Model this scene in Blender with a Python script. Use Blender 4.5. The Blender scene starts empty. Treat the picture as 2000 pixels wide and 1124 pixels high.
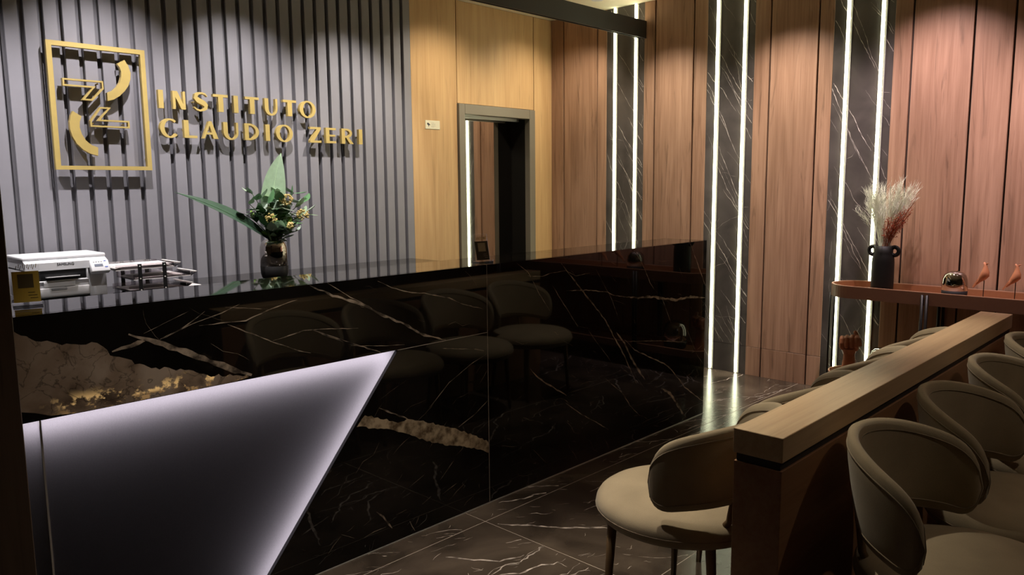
import bpy, bmesh, math, random
from mathutils import Vector, Matrix, noise
from mathutils.geometry import tessellate_polygon

random.seed(7)
S = bpy.context.scene
COL = S.collection
R = math.radians

# ------------------------------------------------------------------ camera
cam = bpy.data.cameras.new('camera')
cam.sensor_fit = 'HORIZONTAL'
cam.sensor_width = 36.0
cam.lens = 1517.08 / 2000 * 36.0
cam.clip_start = 0.02
cam_o = bpy.data.objects.new('camera', cam)
COL.objects.link(cam_o)
_y, _p, _r = R(46.16649), R(-7.49929), R(0.52965)
_f = Vector((math.sin(_y) * math.cos(_p), math.cos(_y) * math.cos(_p), math.sin(_p)))
_rt = Vector((math.cos(_y), -math.sin(_y), 0))
_dn = _f.cross(_rt)
_r2 = math.cos(_r) * _rt + math.sin(_r) * _dn
_d2 = -math.sin(_r) * _rt + math.cos(_r) * _dn
m = Matrix.Identity(4)
for i in range(3):
    m[i][0] = _r2[i]; m[i][1] = -_d2[i]; m[i][2] = -_f[i]
m[2][3] = 1.45
cam_o.matrix_world = m
S.camera = cam_o

# ------------------------------------------------------------------ world, exposure
S.view_settings.view_transform = 'Standard'
S.view_settings.look = 'None'
S.view_settings.gamma = 1.0
S.view_settings.use_curve_mapping = False
S.view_settings.exposure = 0.4
w = bpy.data.worlds.new('world'); S.world = w
w.use_nodes = True
w.node_tree.nodes['Background'].inputs[0].default_value = (0.9, 0.8, 0.7, 1)
w.node_tree.nodes['Background'].inputs[1].default_value = 0.02

# spot lamps of the ceiling: x, y, watts, colour, half-angle, aim point, label
SPOTS = [
    (0.75, 3.93, 122, (1.0, 0.94, 0.95), 38, (0.75, 4.66, 1.45), 'recessed ceiling spotlight over the printer end of the slatted wall'),
    (1.60, 3.93, 122, (1.0, 0.94, 0.95), 38, (1.60, 4.66, 1.45), 'recessed ceiling spotlight over the golden framed emblem'),
    (2.40, 3.93, 122, (1.0, 0.94, 0.92), 38, (2.40, 4.66, 1.45), 'recessed ceiling spotlight over the green plant and lettering'),
    (3.20, 3.93, 115, (1.0, 0.92, 0.84), 38, (3.20, 4.66, 1.45), 'recessed ceiling spotlight over the end of the golden lettering'),
    (4.00, 3.93, 62, (1.0, 0.88, 0.70), 50, (4.05, 4.66, 1.45), 'recessed ceiling spotlight in front of the yellow wood panels'),
    (5.06, 3.90, 60, (1.0, 0.88, 0.70), 50, (5.00, 4.66, 1.45), 'white recessed ceiling spotlight showing above the dark beam'),
    (4.70, 3.40, 85, (1.0, 0.90, 0.76), 40, (5.41, 3.42, 1.30), 'recessed ceiling spotlight by the wood panel nearest the corner'),
    (4.70, 2.44, 110, (1.0, 0.87, 0.78), 40, (5.41, 2.44, 1.30), 'recessed ceiling spotlight by the middle wood panel of the end wall'),
    (4.70, 1.50, 122, (1.0, 0.78, 0.84), 40, (5.41, 1.50, 1.30), 'recessed ceiling spotlight over the console table'),
    (4.70, 0.60, 110, (1.0, 0.78, 0.84), 40, (5.41, 0.60, 1.30), 'recessed ceiling spotlight over the far end of the console table'),
    (2.30, 1.90, 145, (1.0, 0.88, 0.68), 21, (2.12, 1.33, 0.6), 'recessed ceiling spotlight above the two nearest chairs facing the counter'),
    (3.60, 1.90, 140, (1.0, 0.88, 0.72), 22, (3.65, 1.33, 0.6), 'recessed ceiling spotlight above the two farthest chairs facing the counter'),
    (1.45, 2.10, 150, (1.0, 0.88, 0.76), 30, (1.35, 2.10, 0.0), 'recessed ceiling spotlight above the floor before the white panel'),
    (1.20, 3.10, 45, (1.0, 0.95, 0.93), 24, (1.15, 4.20, 0.95), 'added ceiling spotlight that brightens the printer front'),  # added lamp, brightens the printer front, card and trays
    (2.45, 3.10, 38, (1.0, 0.95, 0.92), 20, (2.40, 4.20, 1.10), 'added ceiling spotlight that brightens the plant and vase'),  # added lamp, lifts the leaves and the vase
    (3.0, -0.60, 20, (1.0, 0.82, 0.62), 50, (2.8, 0.2, 0.4), 'recessed ceiling spotlight above the chairs behind the divider'),
]

# ------------------------------------------------------------------ materials
def new_mat(name):
    mt = bpy.data.materials.new(name); mt.use_nodes = True
    nt = mt.node_tree
    return mt, nt, nt.nodes, nt.links, nt.nodes['Principled BSDF']

def plain(name, col, rough=0.5, metal=0.0, bump=0.0, bscale=200, spec=0.5, vary=0.0):
    mt, nt, N, L, b = new_mat(name)
    b.inputs['Base Color'].default_value = (*col, 1)
    b.inputs['Roughness'].default_value = rough
    b.inputs['Metallic'].default_value = metal
    b.inputs['Specular IOR Level'].default_value = spec
    tc = N.new('ShaderNodeTexCoord')
    nz = N.new('ShaderNodeTexNoise'); nz.inputs['Scale'].default_value = bscale; nz.inputs['Detail'].default_value = 3
    L.new(tc.outputs['Object'], nz.inputs['Vector'])
    if bump > 0:
        bp = N.new('ShaderNodeBump'); bp.inputs['Strength'].default_value = bump; bp.inputs['Distance'].default_value = 0.002
        L.new(nz.outputs['Fac'], bp.inputs['Height']); L.new(bp.outputs['Normal'], b.inputs['Normal'])
    if vary > 0:
        mr = N.new('ShaderNodeMapRange'); mr.inputs['To Min'].default_value = 1 - vary; mr.inputs['To Max'].default_value = 1 + vary
        mx = N.new('ShaderNodeMix'); mx.data_type = 'RGBA'; mx.blend_type = 'MULTIPLY'; mx.inputs[0].default_value = 1
        L.new(nz.outputs['Fac'], mr.inputs['Value'])
        mx.inputs[6].default_value = (*col, 1)
        L.new(mr.outputs[0], mx.inputs[7]); L.new(mx.outputs[2], b.inputs['Base Color'])
    return mt

def wood(name, dark, light, axis=2, rough=0.42, scale=1.0, spec=0.35, streak=0.62):
    mt, nt, N, L, b = new_mat(name)
    tc = N.new('ShaderNodeTexCoord'); oi = N.new('ShaderNodeObjectInfo')
    ml = N.new('ShaderNodeMath'); ml.operation = 'MULTIPLY'; ml.inputs[1].default_value = 23.0
    L.new(oi.outputs['Random'], ml.inputs[0])
    ad = N.new('ShaderNodeVectorMath'); ad.operation = 'ADD'
    L.new(tc.outputs['Object'], ad.inputs[0]); L.new(ml.outputs[0], ad.inputs[1])
    def grain(across, along, detail, dist):
        mp = N.new('ShaderNodeMapping')
        s = [across * scale] * 3; s[axis] = along * scale
        mp.inputs['Scale'].default_value = s
        L.new(ad.outputs[0], mp.inputs['Vector'])
        nz = N.new('ShaderNodeTexNoise'); nz.inputs['Scale'].default_value = 1.0
        nz.inputs['Detail'].default_value = detail; nz.inputs['Distortion'].default_value = dist
        L.new(mp.outputs[0], nz.inputs['Vector'])
        return nz
    n1 = grain(9, 0.7, 5, 1.2); n2 = grain(70, 1.6, 4, 0.3); n3 = grain(220, 5, 2, 0)
    a1 = N.new('ShaderNodeMath'); a1.operation = 'MULTIPLY'; a1.inputs[1].default_value = 0.55
    a2 = N.new('ShaderNodeMath'); a2.operation = 'MULTIPLY_ADD'; a2.inputs[1].default_value = 0.33
    a3 = N.new('ShaderNodeMath'); a3.operation = 'MULTIPLY_ADD'; a3.inputs[1].default_value = 0.12
    L.new(n1.outputs['Fac'], a1.inputs[0]); L.new(n2.outputs['Fac'], a2.inputs[0]); L.new(a1.outputs[0], a2.inputs[2])
    L.new(n3.outputs['Fac'], a3.inputs[0]); L.new(a2.outputs[0], a3.inputs[2])
    cr = N.new('ShaderNodeValToRGB')
    cr.color_ramp.elements[0].position = 0.33; cr.color_ramp.elements[0].color = (*dark, 1)
    cr.color_ramp.elements[1].position = 0.62; cr.color_ramp.elements[1].color = (*light, 1)
    L.new(a3.outputs[0], cr.inputs[0])
    n4 = grain(16, 1.3, 4, 2.2)
    ks = N.new('ShaderNodeMapRange'); ks.interpolation_type = 'SMOOTHSTEP'
    ks.inputs['From Min'].default_value = 0.56; ks.inputs['From Max'].default_value = 0.74
    ks.inputs['To Min'].default_value = 1.0; ks.inputs['To Max'].default_value = streak
    L.new(n4.outputs['Fac'], ks.inputs['Value'])
    mk = N.new('ShaderNodeMix'); mk.data_type = 'RGBA'; mk.blend_type = 'MULTIPLY'; mk.inputs[0].default_value = 1
    L.new(cr.outputs[0], mk.inputs[6]); L.new(ks.outputs[0], mk.inputs[7]); L.new(mk.outputs[2], b.inputs['Base Color'])
    bp = N.new('ShaderNodeBump'); bp.inputs['Strength'].default_value = 0.12; bp.inputs['Distance'].default_value = 0.001
    L.new(n2.outputs['Fac'], bp.inputs['Height']); L.new(bp.outputs['Normal'], b.inputs['Normal'])
    b.inputs['Roughness'].default_value = rough; b.inputs['Specular IOR Level'].default_value = spec
    return mt

def stone(name, dark, light, rough, spec=0.5, scale=3.0, rvar=0.0):
    """clouded stone with hair-fine pale threads"""
    mt, nt, N, L, b = new_mat(name)
    tc = N.new('ShaderNodeTexCoord')
    nz = N.new('ShaderNodeTexNoise'); nz.inputs['Scale'].default_value = scale; nz.inputs['Detail'].default_value = 8
    nz.inputs['Distortion'].default_value = 0.8
    L.new(tc.outputs['Object'], nz.inputs['Vector'])
    cr = N.new('ShaderNodeValToRGB')
    cr.color_ramp.elements[0].position = 0.35; cr.color_ramp.elements[0].color = (*dark, 1)
    cr.color_ramp.elements[1].position = 0.75; cr.color_ramp.elements[1].color = (*light, 1)
    L.new(nz.outputs['Fac'], cr.inputs[0]); L.new(cr.outputs[0], b.inputs['Base Color'])
    b.inputs['Roughness'].default_value = rough; b.inputs['Specular IOR Level'].default_value = spec
    if rvar:
        mr = N.new('ShaderNodeMapRange'); mr.inputs['To Min'].default_value = rough - rvar; mr.inputs['To Max'].default_value = rough + rvar
        n2 = N.new('ShaderNodeTexNoise'); n2.inputs['Scale'].default_value = 14; n2.inputs['Detail'].default_value = 5
        L.new(tc.outputs['Object'], n2.inputs['Vector']); L.new(n2.outputs['Fac'], mr.inputs['Value']); L.new(mr.outputs[0], b.inputs['Roughness'])
    return mt

def emit(name, col, strength):
    mt, nt, N, L, b = new_mat(name)
    b.inputs['Base Color'].default_value = (0.8, 0.8, 0.8, 1)
    b.inputs['Emission Color'].default_value = (*col, 1); b.inputs['Emission Strength'].default_value = strength
    return mt

def fabric(name, col):
    mt, nt, N, L, b = new_mat(name)
    tc = N.new('ShaderNodeTexCoord')
    n1 = N.new('ShaderNodeTexNoise'); n1.inputs['Scale'].default_value = 420; n1.inputs['Detail'].default_value = 2
    n2 = N.new('ShaderNodeTexNoise'); n2.inputs['Scale'].default_value = 9; n2.inputs['Detail'].default_value = 3
    L.new(tc.outputs['Object'], n1.inputs['Vector']); L.new(tc.outputs['Object'], n2.inputs['Vector'])
    ad = N.new('ShaderNodeMath'); ad.operation = 'MULTIPLY_ADD'; ad.inputs[1].default_value = 0.6
    L.new(n1.outputs['Fac'], ad.inputs[0]); L.new(n2.outputs['Fac'], ad.inputs[2])
    mr = N.new('ShaderNodeMapRange'); mr.inputs['From Min'].default_value = 0.4; mr.inputs['From Max'].default_value = 1.2
    mr.inputs['To Min'].default_value = 0.8; mr.inputs['To Max'].default_value = 1.18
    L.new(ad.outputs[0], mr.inputs['Value'])
    mx = N.new('ShaderNodeMix'); mx.data_type = 'RGBA'; mx.blend_type = 'MULTIPLY'; mx.inputs[0].default_value = 1
    mx.inputs[6].default_value = (*col, 1); L.new(mr.outputs[0], mx.inputs[7]); L.new(mx.outputs[2], b.inputs['Base Color'])
    bp = N.new('ShaderNodeBump'); bp.inputs['Strength'].default_value = 0.25; bp.inputs['Distance'].default_value = 0.001
    L.new(n1.outputs['Fac'], bp.inputs['Height']); L.new(bp.outputs['Normal'], b.inputs['Normal'])
    b.inputs['Roughness'].default_value = 0.85; b.inputs['Sheen Weight'].default_value = 0.15
    b.inputs['Specular IOR Level'].default_value = 0.2
    return mt

def acrylic(name, tint=(1, 1, 1), gloss=0.12):
    mt = bpy.data.materials.new(name); mt.use_nodes = True
    nt = mt.node_tree; N = nt.nodes; L = nt.links
    N.remove(N['Principled BSDF'])
    out = N['Material Output']
    tr = N.new('ShaderNodeBsdfTransparent'); tr.inputs[0].default_value = (*tint, 1)
    gl = N.new('ShaderNodeBsdfGlossy'); gl.inputs['Roughness'].default_value = 0.04
    fr = N.new('ShaderNodeFresnel'); fr.inputs['IOR'].default_value = 1.45
    ad = N.new('ShaderNodeMath'); ad.operation = 'ADD'; ad.inputs[1].default_value = gloss * 0.3; ad.use_clamp = True
    mx = N.new('ShaderNodeMixShader')
    L.new(fr.outputs[0], ad.inputs[0]); L.new(ad.outputs[0], mx.inputs[0]); L.new(tr.outputs[0], mx.inputs[1]); L.new(gl.outputs[0], mx.inputs[2])
    L.new(mx.outputs[0], out.inputs['Surface'])
    return mt

def diffuser(name, col, weight=0.9):
    """woven light-diffusing sheet: passes light from the lamps behind it"""
    mt = bpy.data.materials.new(name); mt.use_nodes = True
    nt = mt.node_tree; N = nt.nodes; L = nt.links
    N.remove(N['Principled BSDF']); out = N['Material Output']
    tc = N.new('ShaderNodeTexCoord')
    mp = N.new('ShaderNodeMapping'); mp.inputs['Scale'].default_value = (900, 900, 260)
    nz = N.new('ShaderNodeTexNoise'); nz.inputs['Scale'].default_value = 1; nz.inputs['Detail'].default_value = 2
    L.new(tc.outputs['Object'], mp.inputs[0]); L.new(mp.outputs[0], nz.inputs['Vector'])
    mr = N.new('ShaderNodeMapRange'); mr.inputs['To Min'].default_value = 0.82; mr.inputs['To Max'].default_value = 1.1
    L.new(nz.outputs['Fac'], mr.inputs['Value'])
    mu = N.new('ShaderNodeMix'); mu.data_type = 'RGBA'; mu.blend_type = 'MULTIPLY'; mu.inputs[0].default_value = 1
    mu.inputs[6].default_value = (*col, 1); L.new(mr.outputs[0], mu.inputs[7])
    tl = N.new('ShaderNodeBsdfTranslucent'); df = N.new('ShaderNodeBsdfDiffuse')
    L.new(mu.outputs[2], tl.inputs[0]); df.inputs[0].default_value = (0.05, 0.048, 0.05, 1)
    mx = N.new('ShaderNodeMixShader'); mx.inputs[0].default_value = weight
    L.new(df.outputs[0], mx.inputs[1]); L.new(tl.outputs[0], mx.inputs[2]); L.new(mx.outputs[0], out.inputs['Surface'])
    return mt

def beige_stone(name):
    """pale inclusion in the black stone; its lowest honey-coloured crystals let the lamp behind shine through"""
    mt, nt, N, L, b = new_mat(name)
    out = N['Material Output']
    tc = N.new('ShaderNodeTexCoord')
    n1 = N.new('ShaderNodeTexNoise'); n1.inputs['Scale'].default_value = 9; n1.inputs['Detail'].default_value = 9; n1.inputs['Distortion'].default_value = 0.3
    L.new(tc.outputs['Object'], n1.inputs['Vector'])
    cr = N.new('ShaderNodeValToRGB'); e = cr.color_ramp.elements
    e[0].position = 0.30; e[0].color = (0.10, 0.07, 0.05, 1); e[1].position = 0.62; e[1].color = (0.40, 0.32, 0.25, 1)
    e2 = e.new(0.42); e2.color = (0.27, 0.20, 0.145, 1)
    L.new(n1.outputs['Fac'], cr.inputs[0])
    n5 = N.new('ShaderNodeTexNoise'); n5.inputs['Scale'].default_value = 13; n5.inputs['Detail'].default_value = 7; n5.inputs['Distortion'].default_value = 0.9
    L.new(tc.outputs['Object'], n5.inputs['Vector'])
    s5 = N.new('ShaderNodeMath'); s5.operation = 'SUBTRACT'; s5.inputs[1].default_value = 0.5
    a5 = N.new('ShaderNodeMath'); a5.operation = 'ABSOLUTE'
    r5 = N.new('ShaderNodeMapRange'); r5.inputs['From Max'].default_value = 0.022; r5.inputs['To Min'].default_value = 0.45; r5.inputs['To Max'].default_value = 1.0
    L.new(n5.outputs['Fac'], s5.inputs[0]); L.new(s5.outputs[0], a5.inputs[0]); L.new(a5.outputs[0], r5.inputs['Value'])
    m5 = N.new('ShaderNodeMix'); m5.data_type = 'RGBA'; m5.blend_type = 'MULTIPLY'; m5.inputs[0].default_value = 1
    L.new(cr.outputs[0], m5.inputs[6]); L.new(r5.outputs[0], m5.inputs[7]); L.new(m5.outputs[2], b.inputs['Base Color'])
    b.inputs['Roughness'].default_value = 0.12
    sx = N.new('ShaderNodeSeparateXYZ'); L.new(tc.outputs['Object'], sx.inputs[0])
    n2 = N.new('ShaderNodeTexNoise'); n2.inputs['Scale'].default_value = 24; n2.inputs['Detail'].default_value = 5; n2.inputs['Roughness'].default_value = 0.62
    mp = N.new('ShaderNodeMapping'); mp.inputs['Location'].default_value = (0.13, 0, 0); mp.inputs['Scale'].default_value = (0.8, 1, 1.1); L.new(tc.outputs['Object'], mp.inputs[0]); L.new(mp.outputs[0], n2.inputs['Vector'])
    c2 = N.new('ShaderNodeMapRange'); c2.interpolation_type = 'SMOOTHSTEP'
    c2.inputs['From Min'].default_value = 0.53; c2.inputs['From Max'].default_value = 0.61
    L.new(n2.outputs['Fac'], c2.inputs['Value'])
    hz = N.new('ShaderNodeMapRange'); hz.interpolation_type = 'SMOOTHSTEP'
    hz.inputs['From Min'].default_value = 0.875; hz.inputs['From Max'].default_value = 0.835
    hz.inputs['To Min'].default_value = 0; hz.inputs['To Max'].default_value = 1
    L.new(sx.outputs['Z'], hz.inputs['Value'])
    hx = N.new('ShaderNodeMapRange'); hx.interpolation_type = 'SMOOTHSTEP'
    hx.inputs['From Min'].default_value = 0.60; hx.inputs['From Max'].default_value = 0.72
    L.new(sx.outputs['X'], hx.inputs['Value'])
    m1 = N.new('ShaderNodeMath'); m1.operation = 'MULTIPLY'; m2 = N.new('ShaderNodeMath'); m2.operation = 'MULTIPLY'
    L.new(c2.outputs[0], m1.inputs[0]); L.new(hz.outputs[0], m1.inputs[1]); L.new(m1.outputs[0], m2.inputs[0]); L.new(hx.outputs[0], m2.inputs[1])
    tl = N.new('ShaderNodeBsdfTranslucent'); tl.inputs[0].default_value = (1.0, 0.66, 0.24, 1)
    mx = N.new('ShaderNodeMixShader')
    L.new(m2.outputs[0], mx.inputs[0]); L.new(b.outputs[0], mx.inputs[1]); L.new(tl.outputs[0], mx.inputs[2]); L.new(mx.outputs[0], out.inputs['Surface'])
    return mt

def vein_mat(name, c1, c2, rough):
    mt, nt, N, L, b = new_mat(name)
    tc = N.new('ShaderNodeTexCoord')
    n1 = N.new('ShaderNodeTexNoise'); n1.inputs['Scale'].default_value = 28; n1.inputs['Detail'].default_value = 6
    L.new(tc.outputs['Object'], n1.inputs['Vector'])
    cr = N.new('ShaderNodeValToRGB')
    cr.color_ramp.elements[0].position = 0.36; cr.color_ramp.elements[0].color = (*c1, 1)
    cr.color_ramp.elements[1].position = 0.62; cr.color_ramp.elements[1].color = (*c2, 1)
    L.new(n1.outputs['Fac'], cr.inputs[0]); L.new(cr.outputs[0], b.inputs['Base Color'])
    b.inputs['Roughness'].default_value = rough
    return mt

M = dict(
    slat=plain('grey slat lacquer', (0.20, 0.195, 0.215), 0.45, vary=0.06, bscale=12),
    slat_back=plain('dark slat backing', (0.13, 0.127, 0.14), 0.6, vary=0.1, bscale=10),
    gold=plain('brushed gold', (0.46, 0.345, 0.115), 0.40, 0.2, vary=0.08, bscale=30),
    oak=wood('oak veneer with warm light', (0.42, 0.25, 0.112), (0.55, 0.355, 0.172), 2, streak=0.85),  # yellower than the end wall, partly warm light put into the colour
    redwood=wood('reddish wood veneer', (0.24, 0.132, 0.080), (0.42, 0.255, 0.165), 2),
    divwood=wood('lit brown divider veneer', (0.40, 0.265, 0.155), (0.54, 0.385, 0.235), 0, streak=0.88),  # cap wood paled: the strong light on its top is in the colour
    divbody=wood('shaded reddish divider veneer', (0.22, 0.105, 0.052), (0.31, 0.165, 0.088), 0, streak=0.85),  # darker version for the unlit sides, shade put into the colour
    pillarwood=wood('dark pillar veneer', (0.07, 0.045, 0.03), (0.11, 0.075, 0.05), 2),
    gap=plain('dark joint', (0.02, 0.012, 0.008), 0.8, vary=0.1),
    cmarble=stone('polished black marble', (0.004, 0.0035, 0.003), (0.012, 0.010, 0.009), 0.03, 0.5),
    cvein=vein_mat('counter vein', (0.06, 0.048, 0.038), (0.42, 0.34, 0.26), 0.06),
    cband=vein_mat('pale stone band', (0.12, 0.085, 0.05), (0.50, 0.40, 0.27), 0.08),
    beige=beige_stone('pale stone inclusion'),
    wmarble=stone('satin dark wall marble', (0.050, 0.043, 0.040), (0.095, 0.082, 0.075), 0.30, 0.5, 4.0),
    wvein=vein_mat('wall marble vein', (0.22, 0.195, 0.18), (0.72, 0.66, 0.60), 0.35),
    fmarble=stone('dark floor marble', (0.032, 0.024, 0.018), (0.120, 0.093, 0.070), 0.21, 0.5, 2.6, 0.05),
    fvein=vein_mat('floor vein', (0.14, 0.115, 0.10), (0.66, 0.58, 0.52), 0.18),
    grout=plain('pale grout', (0.50, 0.43, 0.36), 0.7, vary=0.1),
    ceiling=plain('cream ceiling paint', (0.78, 0.70, 0.54), 0.85, vary=0.03),
    wallpaint=plain('taupe wall paint', (0.20, 0.16, 0.12), 0.8, vary=0.05),
    black=plain('black lacquer', (0.008, 0.007, 0.006), 0.35, vary=0.1, spec=0.25),
    beam=plain('dark brown beam lacquer', (0.018, 0.013, 0.010), 0.5, vary=0.1),
    frame=plain('grey bronze door frame', (0.20, 0.175, 0.135), 0.4, 0.2, vary=0.05),
    mirror=plain('polished steel door', (0.75, 0.72, 0.68), 0.035, 1.0),
    alu=plain('aluminium', (0.62, 0.60, 0.56), 0.4, 0.7),
    white=plain('white plastic', (0.72, 0.72, 0.74), 0.4, vary=0.02),
    offwhite=plain('grey white plastic', (0.50, 0.49, 0.49), 0.45, vary=0.02),
    greyp=plain('mid grey plastic', (0.26, 0.26, 0.27), 0.5),
    blackp=plain('black plastic', (0.012, 0.012, 0.013), 0.4),
    paper=plain('paper', (0.80, 0.76, 0.74), 0.8, vary=0.03, bscale=60),
    card=plain('yellow card', (0.85, 0.60, 0.10), 0.5, vary=0.05, bscale=20),
    carddark=plain('dark olive card', (0.06, 0.045, 0.015), 0.5, vary=0.05, bscale=20),
    cardprint=plain('printed brown', (0.16, 0.12, 0.05), 0.6),
    cardpale=plain('printed pale square', (0.42, 0.36, 0.24), 0.6, vary=0.1, bscale=300),
    acrylic=acrylic('clear acrylic'),
    acrylic_s=acrylic('smoked acrylic', (0.86, 0.83, 0.84), 0.3),
    smoke=plain('smoked mirror glass', (0.55, 0.51, 0.48), 0.04, 1.0),
    smoke2=plain('silvered smoke glass', (0.42, 0.39, 0.36), 0.05, 1.0),
    mattdark=plain('matt charcoal', (0.016, 0.015, 0.015), 0.65, bump=0.2, spec=0.2),
    ceramic=plain('black ceramic', (0.008, 0.0075, 0.0065), 0.5, bump=0.1, bscale=60, spec=0.2),
    leaf=plain('green leaf', (0.075, 0.18, 0.075), 0.35, vary=0.25, bscale=40),
    leafpale=plain('pale green leaf', (0.27, 0.38, 0.25), 0.4, vary=0.2, bscale=40),
    leaflime=plain('lime leaf', (0.20, 0.36, 0.05), 0.4, vary=0.2, bscale=40),
    leafsilver=plain('silvery leaf', (0.44, 0.54, 0.45), 0.45, vary=0.2, bscale=40),
    strapdark=plain('dark strap leaf', (0.045, 0.085, 0.055), 0.35, vary=0.2, bscale=25),
    rib=plain('leaf rib', (0.40, 0.55, 0.34), 0.5),
    flower=plain('ochre flower buds', (0.55, 0.42, 0.16), 0.7, vary=0.3, bscale=90),
    stem=plain('green stem', (0.05, 0.09, 0.03), 0.6),
    drygrass=plain('dried pale grass', (0.76, 0.78, 0.64), 0.8, vary=0.15, bscale=30),
    dryred=plain('dried rust seed stems', (0.34, 0.065, 0.02), 0.7, vary=0.3, bscale=60),
    tan=plain('tan leather', (0.27, 0.115, 0.05), 0.45, bump=0.15, vary=0.1, bscale=50),
    tanedge=plain('pale leather edge', (0.40, 0.22, 0.13), 0.5),
    tandark=plain('brown leather side', (0.115, 0.05, 0.024), 0.45, bump=0.15, vary=0.1, bscale=50),
    terracotta=plain('terracotta', (0.30, 0.105, 0.045), 0.6, bump=0.15, vary=0.15, bscale=40),
    birdwood=plain('carved orange wood', (0.50, 0.20, 0.09), 0.5, vary=0.12, bscale=30),
    birdbase=plain('pale pink wood', (0.62, 0.36, 0.25), 0.5, vary=0.08),
    fabric=fabric('taupe fabric', (0.29, 0.232, 0.155)),
    piping=fabric('taupe piping', (0.24, 0.19, 0.13)),
    bronze=plain('bronze leg', (0.16, 0.10, 0.05), 0.4, 0.5),
    ledwhite=emit('light strip diffuser', (0.96, 1.0, 0.66), 8.5),
    ledcool=emit('hidden lamp strip', (1.0, 0.93, 1.0), 2.0),
    lampglow=emit('lamp lens', (1.0, 0.92, 0.80), 6.0),
    upglow=emit('added ceiling glow strip', (1.0, 0.84, 0.56), 7.0),  # glow of the added strip on the beam
    screen=diffuser('woven diffuser sheet', (0.80, 0.76, 0.82)),
    lcd=plain('blue grey display', (0.17, 0.19, 0.24), 0.3),
    blue=plain('blue mark', (0.10, 0.16, 0.50), 0.5),
    ink=plain('dark ink', (0.04, 0.04, 0.05), 0.6),
    plate=plain('ivory plate', (0.66, 0.62, 0.46), 0.5),
)

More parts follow.
